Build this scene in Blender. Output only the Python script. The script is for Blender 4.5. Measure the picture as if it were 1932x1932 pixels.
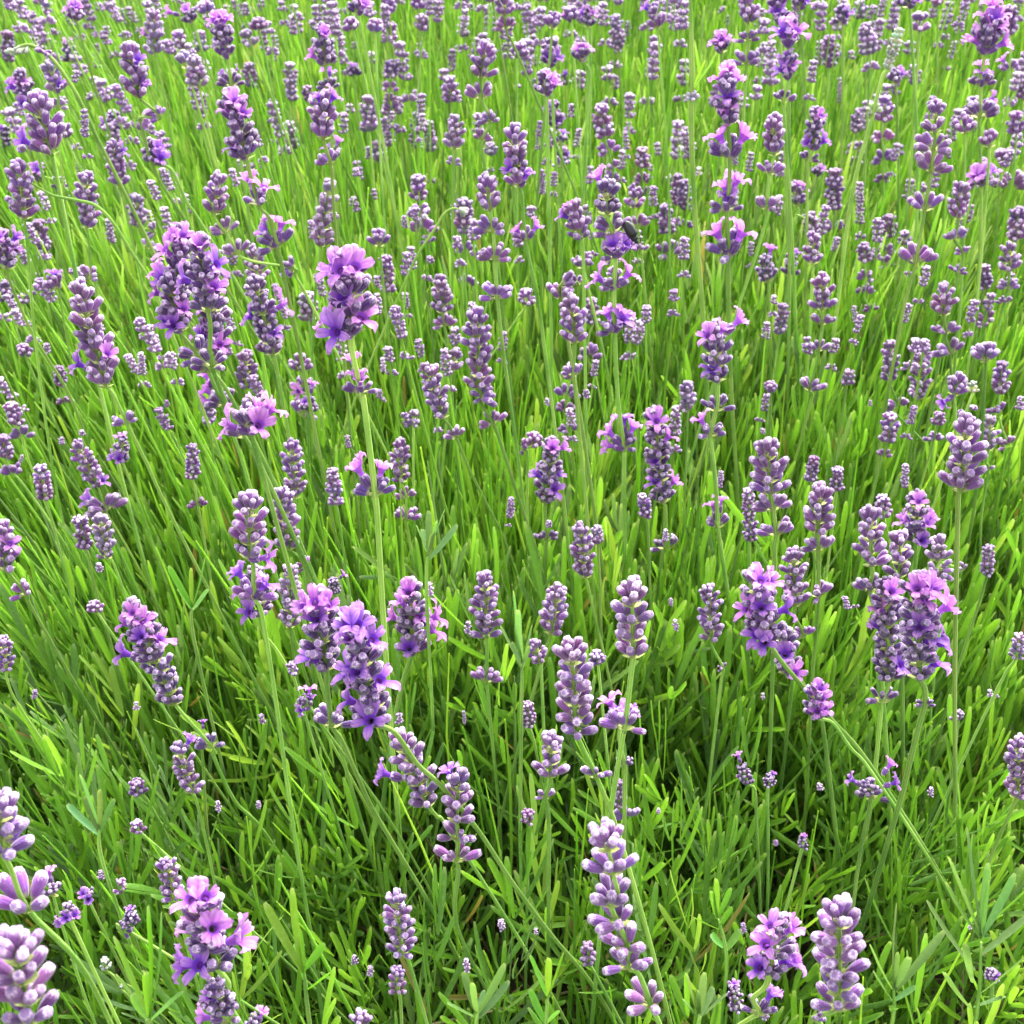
import bpy, math, random
import numpy as np
from mathutils import Vector, Matrix

random.seed(7)
rng = np.random.default_rng(11)
scene = bpy.context.scene
col = scene.collection
for o in list(bpy.data.objects):
    bpy.data.objects.remove(o)

# ------------------------------------------------------------------ camera
CAM_H, PITCH, FOV = 0.90, math.radians(32.0), math.radians(43.0)
cam_d = bpy.data.cameras.new("camera")
cam = bpy.data.objects.new("camera", cam_d)
col.objects.link(cam)
cam.location = (0, 0, CAM_H)
cam.rotation_euler = (math.pi / 2 - PITCH, 0, 0)
cam_d.sensor_width = 36.0
cam_d.lens = 18.0 / math.tan(FOV / 2)
cam_d.clip_start = 0.01
cam_d.clip_end = 200.0
cam_d.dof.use_dof = True
cam_d.dof.focus_distance = 0.68
cam_d.dof.aperture_fstop = 27.0
scene.camera = cam

# ------------------------------------------------------------------ sky and sun (bright overcast)
world = bpy.data.worlds.new("World")
scene.world = world
world.use_nodes = True
nt = world.node_tree
nt.nodes.clear()
sky = nt.nodes.new("ShaderNodeTexSky")
sky.sky_type = 'NISHITA'
sky.sun_disc = False
sky.sun_elevation = math.radians(54)
sky.sun_rotation = math.radians(20)
sky.dust_density = 4.0
sky.ozone_density = 0.6
sky.air_density = 0.8
bg = nt.nodes.new("ShaderNodeBackground")
bg.inputs["Strength"].default_value = 0.15
wo = nt.nodes.new("ShaderNodeOutputWorld")
hs = nt.nodes.new("ShaderNodeHueSaturation")     # overcast: the blue is veiled by cloud
hs.inputs["Saturation"].default_value = 0.22
nt.links.new(sky.outputs[0], hs.inputs["Color"])
nt.links.new(hs.outputs[0], bg.inputs[0])
nt.links.new(bg.outputs[0], wo.inputs[0])
sun_d = bpy.data.lights.new("sun", 'SUN')
sun_d.energy = 1.1
sun_d.angle = math.radians(35)
sun_d.color = (1.0, 0.955, 0.88)
sun = bpy.data.objects.new("sun", sun_d)
col.objects.link(sun)
_el, _az = math.radians(54), math.radians(20)
_to = Vector((math.sin(_az) * math.cos(_el), math.cos(_az) * math.cos(_el), math.sin(_el)))
sun.rotation_euler = _to.to_track_quat('Z', 'Y').to_euler()
sun.location = _to * 6

scene.view_settings.view_transform = 'Standard'
scene.view_settings.look = 'None'
scene.view_settings.gamma = 1.0
scene.view_settings.use_curve_mapping = False
scene.view_settings.exposure = 2.55
scene.render.engine = 'CYCLES'
scene.cycles.max_bounces = 8
scene.cycles.diffuse_bounces = 5
scene.cycles.transmission_bounces = 4
scene.cycles.transparent_max_bounces = 4
# ------------------------------------------------------------------ survey of the flower spikes, measured on the photograph
# (tile, x top, y top, x bottom, y bottom, width, look, open flowers, separate whorls, points along the stem, label)
ORIG = {1: (0, 0), 2: (646, 0), 3: (1290, 0), 4: (0, 646), 5: (646, 646), 6: (1290, 646), 7: (0, 1290), 8: (646, 1290), 9: (1290, 1290)}
S = [
# ---- upper left
(1,1310,560,1400,930,230,'d',"p1290 620 p1350 590 p1400 655 v1330 830 p1410 1000 p1510 1050 v1480 1300 p1600 1240","1465 1130 240,1570 1370 240","1520 1230,1590 1420,1640 1720,1690 1960","two-tone spike with pink cap and two bloom tiers stepping below it"),
(1,1030,1320,990,1720,240,'d',"p1000 1360 p1060 1340 v920 1580 p870 1650 p890 1530 p940 1420","1180 2080 210,1270 2270 220","1010 1760,1100 1900,1190 2100,1330 2330,1440 2500,1640 2930","fat dark violet bloom head, topmost and pinkest of the tight upper left cluster"),
(1,1130,1380,1180,1790,250,'d',"p1150 1390 v1255 1500 p1240 1620 v1020 1580","1200 2050 230","1190 1850,1215 2100,1340 2400,1480 2640","dark violet bloom head forming the right side of the tight upper left cluster"),
(1,960,1590,1020,1900,240,'d',"v950 1810 p1070 1750 v1000 1850","1130 1990 250,1410 2430 300","1060 1930,1150 2010,1280 2200,1430 2500,1500 2700,1620 2950","dark bloom head low in the tight upper left cluster, flat pink whorl far below"),
(1,1200,1680,1220,2030,230,'d',"v1130 1880 p1270 1950 v1190 1740 v1235 1870","","1225 2080,1300 2400,1400 2700","violet bloom head at the lower right of the tight upper left cluster"),
(1,1440,1600,1550,2030,200,'d',"v1560 1880 v1400 1780 p1620 1720","","1560 2060,1640 2500","dark violet spike standing right of the tight upper left cluster"),
(1,490,1010,490,1310,150,'c',"","520 1560 150","500 1350,540 1600,575 1932",""),
(1,450,1650,610,2210,220,'c',"v430 2050 p640 2000","720 2380 150","640 2230,740 2440,830 2620,960 2900","long loose mauve spike with one violet flower, above left grass"),
(1,110,960,140,1260,180,'c',"","","160 1440,200 1930",""),
(1,220,1260,250,1490,110,'c',"","","270 1560,300 1800",""),
(1,30,1340,40,1540,190,'d',"p20 1350 p90 1390 v110 1330","","60 1600,190 1900,400 2250,560 2700","dark spike with pink flowers cut by the left edge, long dark stem"),
(1,120,430,170,620,150,'d',"p90 460 p150 470 v160 610 v60 490","","180 700",""),
(1,220,590,300,900,230,'c',"v125 790","","320 1000",""),
(1,290,380,330,540,140,'g',"v350 480","330 600 100","330 700,340 900",""),
(1,860,90,880,330,130,'g',"p820 200","","900 400,960 700,1060 1250",""),
(1,740,290,790,570,180,'c',"v800 350 v830 480","795 650 140,910 650 110","805 720,880 980,1080 1300",""),
(1,480,620,485,790,80,'n',"","495 890 80","495 1000",""),
(1,640,640,650,770,120,'d',"v580 700 v685 710","","660 850",""),
(1,640,830,680,1070,130,'c',"v710 850","","700 1150",""),
(1,860,830,900,950,180,'d',"v920 850 v935 910","","970 960,1060 1150,1160 1300","lone whorl with one tall violet flower near the two bending stems"),
(1,960,990,975,1060,120,'d',"v960 1010 p1000 1030","","990 1150",""),
(1,1230,1020,1210,1230,160,'c',"","1280 1300 150,1345 1420 150,1665 1500 140","1230 1260,1310 1370,1440 1480,1670 1560,1760 1720",""),
(1,770,1130,790,1300,130,'g',"","880 1300 90,830 1390 100","850 1350,900 1500",""),
(1,1860,1060,1810,1410,150,'g',"","","1800 1500,1780 1700",""),
(1,1440,1430,1460,1600,150,'g',"","","1465 1700",""),
(1,1740,1670,1745,1840,120,'g',"","","1760 1950",""),
(1,430,40,430,140,140,'d',"p390 60 p450 55 v430 50","","440 150,520 430,640 830","violet flower tuft on a dark leaning stem, upper left corner"),
(1,1240,110,1290,350,170,'d',"p1215 130 p1290 115 p1250 110 v1260 260","1310 470 160","1310 520,1340 750","pink-capped violet spike high in the upper left quarter"),
(1,1260,420,1290,500,90,'d',"v1255 420 p1350 390","","1300 560",""),
(1,1820,180,1840,390,170,'d',"p1850 210 p1760 310 v1860 400","1860 490 140","1865 540,1870 700","pink-topped spike with a violet waist near the top"),
(1,1820,560,1830,810,190,'c',"v1800 550 v1900 540","1870 910 140","1875 950,1890 1200",""),
(1,1880,840,1885,900,130,'d',"v1850 830 p1915 790","","1890 1000",""),
(1,260,20,250,100,90,'g',"","","",""),(1,550,20,570,80,80,'g',"","","",""),(1,690,50,700,150,60,'g',"","","",""),
(1,40,190,50,370,90,'c',"","","",""),(1,210,160,210,230,70,'g',"","310 190 90","",""),(1,550,250,555,400,70,'g',"","","",""),
(1,600,150,610,210,80,'g',"","","",""),(1,690,190,710,240,70,'g',"","","",""),(1,380,240,410,350,100,'d',"p390 235 v330 340","","",""),
(1,1010,190,1030,300,100,'g',"","","",""),(1,1130,190,1140,310,90,'g',"","","",""),(1,1060,60,1090,150,130,'d',"p950 70 p1060 70","","",""),
(1,1150,30,1180,100,120,'c',"","","",""),(1,1280,30,1285,90,70,'g',"","","",""),(1,1390,190,1430,280,110,'g',"","","",""),
(1,1460,120,1470,190,110,'c',"","","",""),(1,1550,200,1560,360,70,'g',"","","",""),(1,1650,90,1660,210,80,'g',"","","",""),
(1,1640,370,1650,590,90,'g',"","","",""),(1,1740,500,1740,590,85,'c',"","","",""),(1,1540,560,1540,710,80,'g',"","1550 810 80","",""),
(1,1410,370,1420,510,85,'g',"","","",""),(1,1040,330,1060,400,130,'g',"","","",""),(1,1100,350,1130,510,130,'g',"p1110 420","","",""),
(1,1140,540,1130,690,90,'g',"","","",""),(1,1390,20,1400,100,80,'g',"","","",""),(1,1480,0,1480,60,80,'g',"","","",""),
(1,430,400,430,480,70,'n',"","","",""),(1,610,1240,640,1390,80,'g',"","","",""),(1,20,720,30,850,90,'d',"v20 740","","",""),
(1,1900,100,1910,180,80,'c',"","","",""),(1,1630,700,1660,860,90,'g',"","","",""),(1,330,690,380,800,110,'c',"","","",""),
(1,300,1580,340,1650,140,'c',"v320 1540","","350 1750",""),(1,440,1540,440,1610,60,'d',"v440 1500","","",""),
(1,30,1600,40,1720,100,'c',"","","",""),(1,130,1640,140,1730,100,'c',"","230 1650 110","",""),(1,200,960,240,1040,130,'d',"v210 930 v230 970","340 1030 110","",""),
(1,1000,1700,1010,1790,110,'d',"","","",""),(1,880,1500,890,1560,60,'g',"","","",""),
# ---- upper middle
(2,1495,1050,1500,1240,230,'d',"p1440 990 v1520 1390 v1610 1390 p1425 1560 p1640 1530 p1490 1750 p1590 1750 v1590 1800 p1480 2412 p1470 2512 p1660 2382 v1590 2332","1535 1290 240,1550 1430 230,1540 1610 210,1545 1850 240,1597 2510 220","1545 1900,1560 2230,1597 2580,1600 3100,1600 3400","five-tiered violet spike on which the black beetle sits"),
(2,820,1040,840,1210,190,'c',"","855 1290 185,865 1450 175,880 1670 180","868 1500,885 1740,910 1960,965 2360,1010 2700","neat mauve spike with four evenly spaced whorls of closed buds"),
(2,970,760,1010,1080,190,'c',"v1050 980 v940 970 p980 1290 p1110 1270","1040 1350 150","1020 1110,1045 1380,1090 1600,1145 1950","plump mauve spike with two pink flowers on a whorl far below"),
(2,430,1010,440,1150,120,'c',"","455 1220 150,460 1300 150,490 1370 90","440 1340,470 1560",""),
(2,490,1450,500,1500,80,'c',"","480 1580 90","",""),
(2,690,1140,690,1340,120,'c',"","700 1410 110,710 1600 110","692 1350,712 1640,730 1800",""),
(2,560,1600,570,1790,150,'c',"","580 1830 130","585 1870,600 2000",""),
(2,250,1460,265,1670,100,'c',"","310 1780 90","280 1690,315 1830,340 1960",""),
(2,760,1790,780,2270,180,'c',"","800 2230 130,860 2380 150","790 2290,860 2410,930 2600,1010 2850,1110 3150","long crisp mauve spike of closed buds at mid height, three tiers loose below"),
(2,820,280,780,460,170,'c',"","790 540 170,840 680 120,785 780 110","790 820,800 880,830 1100",""),
(2,640,690,640,860,130,'g',"","630 920 80","630 960,628 1150",""),
(2,430,650,420,860,90,'g',"","","425 1000",""),(2,490,700,500,880,90,'g',"","510 1030 55","505 1200",""),
(2,150,560,160,770,110,'g',"","","",""),(2,210,810,220,940,100,'g',"","","",""),(2,150,830,150,910,60,'g',"","","",""),
(2,280,360,280,460,100,'c',"","270 500 90,270 570 90,285 620 110,290 740 90","290 800,300 1130",""),
(2,630,280,620,420,80,'g',"","","",""),(2,610,450,620,600,110,'c',"","","",""),
(2,1200,600,1210,740,130,'d',"v1160 620 v1220 690","1240 800 110,1245 930 120","1240 760,1245 960,1250 1150","deep violet spike hanging open above pink-flowered green gap, top centre"),
(2,1240,840,1245,940,110,'d',"v1220 870 v1285 870 v1250 750","","1250 1000",""),
(2,1300,590,1300,680,80,'d',"p1300 610","","",""),
(2,1180,250,1180,390,150,'d',"v1170 340 v1225 340","","1185 450",""),(2,1150,440,1160,560,180,'d',"p1180 440 p1200 480","","1160 600",""),
(2,1260,420,1265,500,90,'d',"v1265 430","","",""),
(2,1360,290,1360,370,150,'d',"p1330 275 p1385 275 p1360 265","","1400 400,1390 600","pink flower cluster over a single dark whorl, top centre"),
(2,1290,60,1300,140,120,'c',"p1260 80","","",""),(2,1390,70,1390,170,130,'d',"v1350 70 p1420 85","","",""),(2,1200,110,1190,180,130,'c',"","","",""),
(2,1465,610,1490,800,120,'c',"","1510 850 120,1540 950 100,1530 1010 80","1520 900,1540 1050",""),
(2,1700,850,1695,970,100,'c',"","1700 1030 110,1710 1100 85","1700 990,1715 1250",""),
(2,1550,100,1570,300,90,'g',"","","",""),(2,1620,120,1620,220,60,'g',"","","",""),(2,1770,60,1790,180,130,'c',"v1710 40","","",""),
(2,1880,60,1890,190,80,'c',"","","",""),(2,1770,220,1760,330,90,'g',"","1750 380 60","",""),
(2,1540,430,1550,520,80,'g',"","1520 570 60","",""),(2,840,820,850,900,85,'g',"","840 970 50","",""),(2,1130,960,1135,1110,65,'g',"","","",""),
(2,1110,740,1110,860,50,'n',"","","",""),
(2,1310,1170,1360,1370,165,'c',"v1240 1210 p1290 1150","","1365 1420,1370 1650","mauve spike tucked behind the left flank of the beetle spike"),
(2,1650,1080,1650,1190,130,'c',"","1670 1270 140,1690 1410 90","1680 1320,1700 1500","mauve spike tucked behind the right flank of the beetle spike"),
(2,1830,1170,1840,1340,110,'c',"","1850 1430 160","1845 1360,1870 1620",""),
(2,1900,1000,1910,1180,95,'c',"","1890 1270 90","1900 1300,1890 1600",""),
(2,1330,1430,1370,1530,140,'c',"","1420 1450 60","",""),(2,1230,1550,1240,1710,180,'c',"","1330 1600 100","1260 1800",""),
(2,1300,1720,1320,1960,190,'c',"","1310 2110 130","1315 2000,1330 2300","pale crowded mauve spike left of the pink tier below the beetle"),
(2,1410,1700,1420,1850,100,'c',"","1390 2010 150","1400 1900,1440 2150,1500 2500",""),
(2,1040,1650,1050,1740,110,'c',"","","1000 1790",""),
(2,80,10,100,100,160,'d',"p140 40","","",""),(2,50,120,70,190,110,'c',"","","",""),(2,190,130,190,210,120,'c',"","","",""),
(2,260,0,270,100,100,'c',"","","",""),(2,270,140,270,250,95,'c',"","","",""),(2,430,0,430,70,100,'c',"","","",""),
(2,450,100,470,200,100,'g',"","445 320 80","",""),(2,850,0,860,40,120,'c',"","","",""),(2,920,10,920,110,130,'c',"","930 150 130","940 200,1000 320",""),
(2,720,20,740,70,70,'g',"","","",""),(2,690,180,700,230,90,'g',"","","",""),(2,1120,40,1120,110,75,'c',"","","",""),
(2,1140,0,1140,30,90,'c',"","","",""),(2,1410,0,1410,30,110,'c',"","","",""),(2,1550,0,1550,30,80,'g',"","","",""),
(2,1010,260,1000,350,120,'c',"","","990 380,990 700",""),(2,65,380,70,450,110,'d',"v70 370","","",""),(2,410,510,420,580,60,'g',"","","",""),
(2,40,590,50,650,80,'c',"","","",""),(2,80,240,70,290,70,'c',"","","",""),(2,180,1070,190,1140,60,'g',"","","",""),
(2,350,1220,360,1300,60,'n',"","","360 1500",""),(2,210,1340,215,1410,140,'c',"","","",""),(2,200,1660,210,1790,75,'n',"","","215 1900",""),
(2,990,480,1000,510,60,'g',"","","",""),(2,1320,430,1330,470,70,'g',"","","",""),(2,1280,1560,1290,1640,90,'g',"","","",""),(2,1620,690,1620,740,60,'g',"","","",""),
# ---- upper right
(3,250,470,260,730,220,'d',"p200 430 p250 400 p310 435 v240 560 p235 620 p190 750 p360 755 p240 1040 p310 1000 v240 1100 p170 1290 p350 1290","270 860 270,250 1170 210,265 1410 280","265 780,262 1100,260 1500,265 1800,280 2250,320 2940,340 3340","tall stately spike with pink crown and three wide flowering tiers"),
(3,180,1860,200,2180,220,'d',"p230 1850 p330 1800 p120 1900 v150 2080 p90 2352 p170 2832 p215 2800","190 2300 200,155 2440 190,200 2960 170","200 2230,160 2490,190 2750,205 3010,330 3850","pink-flowered spike hugging the lower stem of the stately pink-crowned one"),
(3,520,700,520,900,170,'c',"","490 970 150,475 1170 160","490 1020,480 1210,430 1400,320 1730","mauve spike of four whorls close right of the stately pink-crowned one"),
(3,750,640,740,860,150,'d',"p740 680 p775 670 v810 790 v690 820","710 900 130","710 950,705 1100","violet spike with pale pink top, right of the stately one"),
(3,770,950,760,1010,110,'d',"p790 960","","",""),
(3,860,970,860,1210,110,'c',"","855 1290 120","855 1330,845 1600",""),
(3,1000,1030,1000,1280,80,'c',"","1000 1340 95","1000 1380,1000 1600",""),
(3,1430,620,1430,770,170,'c',"","1420 830 200,1405 950 205,1370 1170 205,1320 1460 205","1400 1010,1365 1210,1310 1530,1250 1750,1210 1960,1150 2300","leaning closed spike with widely spaced whorls near the right margin"),
(3,1745,110,1710,320,230,'d',"p1745 20 p1700 75 p1790 75 v1740 120 p1740 170 p1620 220 p1820 250 p1690 360 v1690 415 p1620 1005 v1740 960 p1650 990","1690 470 150,1680 640 230,1690 1020 200","1700 370,1685 560,1680 760,1690 1080,1680 1500,1660 1900","grand violet spike with pink crest in the top right corner"),
(3,1640,560,1650,680,120,'d',"v1640 600 v1650 640 p1760 555","","",""),
(3,1880,650,1890,780,110,'c',"","1850 1050 190","1915 700,1870 1000,1820 1250,1740 1600,1710 1900",""),
(3,1920,350,1925,580,100,'c',"","","",""),
(3,1150,560,1130,710,110,'c',"","1130 790 125,1140 900 125,1135 1020 85","1135 840,1135 1060,1130 1250",""),
(3,1000,630,980,770,90,'g',"","980 850 100,970 920 80","",""),
(3,1230,170,1150,410,90,'n',"","1080 620 100","1130 440,1070 680,980 1000,930 1300,880 1700","slim pale green unopened spike on a long yellow-green stalk"),
(3,830,220,830,410,100,'c',"","","",""),(3,890,440,890,590,60,'g',"","","",""),(3,900,60,910,150,140,'d',"v930 90","","",""),
(3,890,310,890,370,85,'d',"v890 320","","",""),(3,950,290,955,350,70,'d',"p955 300","","",""),
(3,220,220,220,320,160,'d',"p170 250 p250 225 p210 240","","225 400","bright pink tuft of open flowers above the stately spike"),
(3,370,10,370,150,150,'c',"","370 220 110,360 350 150","375 260,365 400,350 600",""),
(3,540,0,550,150,170,'d',"v520 80 v500 60","","555 250",""),(3,600,180,600,280,220,'d',"p640 190 v540 190","","600 330",""),
(3,600,330,600,460,170,'d',"p600 380 v540 400 v570 310","570 560 150","590 500,580 700",""),(3,620,560,620,590,80,'d',"v540 530","","",""),
(3,660,10,670,70,130,'d',"v700 20","","",""),(3,1280,10,1290,60,170,'d',"v1300 20","","",""),(3,1340,90,1340,200,120,'c',"","","",""),
(3,1190,110,1190,190,90,'d',"v1190 140","","",""),(3,1440,0,1445,50,90,'c',"","","",""),(3,1200,430,1210,490,130,'d',"v1240 410","","",""),
(3,1040,150,1060,330,110,'g',"","1060 390 90","",""),(3,1310,380,1310,500,85,'g',"","","",""),(3,1000,20,1020,120,90,'g',"","","",""),
(3,1570,1070,1560,1260,150,'c',"","1540 1340 130,1590 1430 90,1550 1530 95","1550 1300,1555 1580,1500 1800",""),
(3,1590,680,1600,770,150,'c',"","","",""),(3,1350,1050,1345,1110,90,'c',"","","",""),(3,1740,790,1740,850,140,'c',"","","",""),(3,1800,860,1805,930,110,'c',"","","",""),(3,1350,850,1340,900,100,'c',"","","",""),
(3,1170,1230,1160,1360,100,'c',"","1140 1420 110,1130 1490 110","1150 1500,1100 1700",""),(3,1030,1390,1030,1500,110,'c',"","1040 1570 100,1030 1650 100,1070 1750 80","1035 1700,1060 1900",""),
(3,1850,1400,1850,1550,130,'c',"","1840 1620 110,1820 1710 85","",""),(3,1900,1190,1890,1380,120,'c',"","","",""),
(3,790,1580,790,1770,150,'c',"","790 1820 140,770 1970 130,720 2190 170","790 1870,765 2030,735 2240,680 2450,600 2750","upright closed mauve spike at right centre with two stray whorls lower down"),
(3,1480,1640,1480,1800,150,'c',"","1490 1870 150,1520 1980 165","1490 1920,1515 2030,1540 2350",""),
(3,1710,1510,1710,1650,90,'c',"","1690 1720 70,1720 1800 120","1710 1850,1700 2000",""),
(3,570,1730,545,1910,90,'g',"","","",""),(3,640,1060,650,1180,140,'d',"p660 1040 p690 1060","","650 1220,560 1450",""),(3,720,1220,750,1340,120,'c',"","","640 1210",""),
(3,740,1350,740,1510,140,'c',"","","",""),(3,620,1450,600,1580,130,'d',"v640 1420","","",""),(3,470,1470,490,1610,150,'d',"p500 1400","","","dim whorl cluster with one pink flower in the grass"),
(3,970,1730,975,1830,50,'n',"","","965 2000",""),(3,260,90,260,160,60,'g',"","","",""),(3,10,720,30,910,80,'c',"","","",""),(3,10,1030,20,1210,90,'c',"","15 1280 80,0 1440 60","",""),
(3,1850,50,1850,220,110,'c',"p1800 330","1850 390 110","",""),(3,1230,820,1225,890,80,'g',"","","",""),(3,1260,1320,1260,1400,95,'c',"","","",""),(3,1380,1840,1380,1900,0,'c',"","","",""),
# ---- middle left
(4,1410,900,1410,1250,240,'c',"v1340 1280 p1540 1220 v1520 1350","1440 1420 220","1430 1260,1480 1540,1545 1930","plump closed mauve spike with violet flowers peeping behind its stem"),
(4,1440,1300,1470,1560,200,'d',"p1350 1400 v1410 1520 v1330 1300","","1490 1650,1600 1800",""),
(4,1650,590,1670,900,150,'c',"","","1675 950,1690 1100",""),(4,1590,860,1640,1190,170,'c',"","1730 1260 100","1680 1210,1735 1360,1750 1600","tall two-part mauve spike right behind the plump closed one"),
(4,1640,1290,1640,1630,150,'g',"","","1650 1700",""),
(4,750,1500,1000,2070,230,'d',"p770 1520 p830 1560 v820 1650 p930 1660 p690 1580 v680 1750","1200 2270 190","1030 2100,1210 2350,1330 2600,1500 2780,1850 3330","leaning bloom spike, pink and violet flowers on top, left of centre"),
(4,1150,2240,1140,2300,90,'d',"v1150 2140 p1090 2250","","",""),
(4,1390,80,1390,280,150,'c',"","1450 350 90","1400 300,1440 420,1500 650",""),
(4,1700,100,1690,180,130,'c',"p1690 290","1720 250 130,1720 400 180","1700 300,1725 440,1760 700",""),(4,1750,330,1740,410,130,'d',"p1770 230 v1730 340","","",""),
(4,1240,290,1260,360,170,'d',"p1160 180 p1160 265 p1150 340","","1290 390",""),(4,1410,400,1420,540,280,'d',"p1280 470 p1500 470 p1480 350 p1560 360","","1430 560,1500 800","wide flat flower whorl with pink blooms on both rims, below the tight upper left cluster"),
(4,1180,360,1180,490,110,'c',"","","1190 510,1220 800",""),
(4,1090,590,1090,790,90,'c',"","1120 920 100","1100 820,1130 980,1160 1150",""),
(4,230,710,260,910,110,'c',"","","270 930,330 1150",""),(4,60,360,100,490,110,'c',"","130 530 125","130 570,180 720",""),(4,20,540,30,680,110,'c',"","80 740 130","110 780,270 1000,400 1200,560 1500",""),
(4,440,590,560,830,130,'c',"v490 890 v600 780","600 930 200","610 980,740 1200,900 1500,1060 1800","leaning spike with two violet flowers and a green leaf at its last whorl"),
(4,690,540,695,690,130,'d',"p680 530 v640 650 v690 660","","700 700,780 900,850 1100",""),
(4,450,1000,490,1190,115,'c',"","","500 1210,540 1400",""),(4,570,1000,610,1240,130,'g',"","","640 1250,720 1470",""),
(4,10,1060,40,1310,200,'c',"p90 1130","150 1410 165","60 1320,160 1470,280 1680,430 1940","mauve spike at the left margin with one lilac flower and loose whorl"),
(4,560,1250,565,1310,65,'c',"","","",""),(4,530,1480,550,1540,100,'c',"","","570 1560,590 1570",""),(4,800,60,805,200,75,'g',"","","815 250,860 400",""),(4,335,150,340,270,85,'c',"","370 340 80","",""),
(4,130,30,150,100,110,'c',"","","",""),(4,260,10,270,80,70,'c',"","","",""),(4,20,1690,40,1870,125,'c',"","","40 1910,100 2050,300 2350,500 2700",""),
(4,1880,730,1900,940,100,'c',"","","1910 960,1930 1100",""),(4,1880,1340,1900,1440,85,'d',"p1950 1310","","",""),(4,460,500,470,540,60,'c',"","","",""),(4,350,540,350,590,60,'g',"v345 490","","",""),
(4,1650,1820,1660,1900,90,'c',"","","1690 1890,1720 2100",""),(4,940,330,945,380,50,'d',"v945 350","","",""),(4,130,640,120,690,40,'d',"v125 660","","",""),
# double bloom left of centre
(4,1790,1440,1850,1880,300,'d',"p1720 1480 p1790 1450 p1880 1470 v1800 1540 v1750 1750","1880 2140 270","1850 1960,1930 2250,2040 2500,2140 2700,2440 3200","left half of the broad double bloom, pink flowers on its crown"),
(5,70,1560,200,2190,310,'d',"v40 1590 v100 1580 v200 1660 p50 1650 v20 1840 v90 1840 v240 1880 v10 2010 v170 2110","","300 2210,430 2390,560 2510,770 2760,960 3050,1190 3360,1420 3640","right half of the broad double bloom, deep violet flowers all over"),
(5,320,2100,330,2170,80,'d',"p360 2120","","",""),
(4,1720,2030,1760,2080,130,'d',"v1700 2080 v1760 2000 p1750 1950","","",""),
# ---- middle
(2,1980,470,1981,480,0,'c',"","","",""),
(1,1970,1470,1990,1920,330,'d',"p1860 1530 p2030 1520 p1930 1540 v1950 1690 p1840 1780 p2070 1790 v1900 1900 p1992 2012 p2022 2102 p2042 2142 p2002 2612 p2172 2612","2042 2200 200,2122 2772 250","1990 1980,2060 2290,2122 2800,2140 3030,2167 3480","crisp pink and plum spike with a big pink flower on its lower tier"),
(5,490,160,580,450,170,'c',"","650 530 135","615 480,720 720,810 900,930 1150,1060 1560","smooth closed spike leaning left over one long bare stem, at centre"),
(5,330,580,340,810,130,'c',"","365 870 110,365 990 150","355 840,372 1050,420 1350",""),
(5,1190,570,1150,930,180,'d',"p1190 600 p1265 590 v1090 740 v1240 740 v1210 830","1160 1100 155","1150 960,1155 1160,1150 1400","compact violet spike capped with pink at the middle of the picture"),
(5,1170,1010,1170,1060,70,'d',"v1120 1040 p1200 1000","","",""),
(5,1770,410,1820,930,200,'d',"p1770 450 p1860 520 v1760 670 v1760 780 p1890 780","1830 1150 185","1830 950,1815 1200,1780 1500","slender violet spike with pink top and blue-violet flowers along it"),
(5,1830,1060,1830,1140,60,'d',"p1840 1000 v1780 1110","","",""),
(5,1300,140,1290,230,120,'c',"","1270 300 130,1265 390 130,1285 500 110","1300 80,1275 420,1290 560,1320 800",""),
(5,1260,0,1260,0,0,'c',"","","",""),
(5,1350,1060,1380,1350,150,'c',"","","1390 1370,1440 1600,1490 1800",""),(5,1440,1050,1450,1160,85,'g',"","","",""),
(5,960,880,950,1010,80,'c',"","940 1040 50","935 1080,880 1400",""),
(5,810,1340,820,1690,185,'c',"","820 1900 175","822 1740,822 1960,850 2250,880 2550,900 2850","spire-like closed mauve spike with one lone whorl under it, lower centre"),
(5,720,1580,710,1660,70,'g',"","","",""),
(5,1220,1410,1180,1670,175,'c',"","","1170 1700,1130 1820",""),(5,1090,1710,1130,1830,130,'c',"","","1130 1900",""),
(5,1640,1400,1650,1810,270,'c',"","1600 2160 240","1640 1850,1590 2230,1530 2600,1510 2780,1420 3800","stout pale mauve spike right of lower centre with crowded top"),
(5,1560,2060,1580,2180,210,'d',"p1500 2010 v1625 2080 v1570 2050","1600 2380 115","1570 2250,1600 2500","tier with one violet flower below the stout pale spike"),
(5,1300,1730,1330,2240,260,'c',"","1440 2440 165","1390 2180,1470 2450,1570 2800","loose pale mauve spike pointing up-left, left of the stout one"),
(5,390,1380,400,1790,240,'d',"p380 1400 p330 1450 p560 1540 p450 1530 p270 1540 v385 1710 p540 1610","","380 1820,340 1950,300 2150","round pink and violet bloom head right of the broad double bloom"),
(5,1090,530,1070,610,120,'c',"","1010 590 80","1050 620,1050 900",""),(5,420,400,400,490,90,'g',"","340 430 80","405 520,405 700",""),(5,640,70,620,180,130,'c',"","","",""),
(5,1700,870,1720,1010,90,'c',"","","1730 1050,1740 1300",""),(5,1380,270,1385,330,60,'c',"","","",""),(5,1160,320,1165,370,50,'c',"","","",""),
(5,1440,1760,1450,1840,110,'c',"","","1490 1830",""),(5,1880,1570,1890,1640,60,'g',"","","",""),(5,1860,1450,1860,1500,45,'g',"","","",""),
(5,490,1360,500,1450,80,'n',"","","",""),(5,30,530,40,610,55,'n',"","","",""),(5,230,90,235,180,60,'c',"","230 330 60","",""),(5,210,270,215,330,60,'c',"","","",""),
# ---- middle right
(6,480,590,500,880,220,'c',"","515 930 200,530 1070 190","505 900,520 1160,520 1350","robust pink-mauve closed spike with two spread whorls below its head"),
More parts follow.
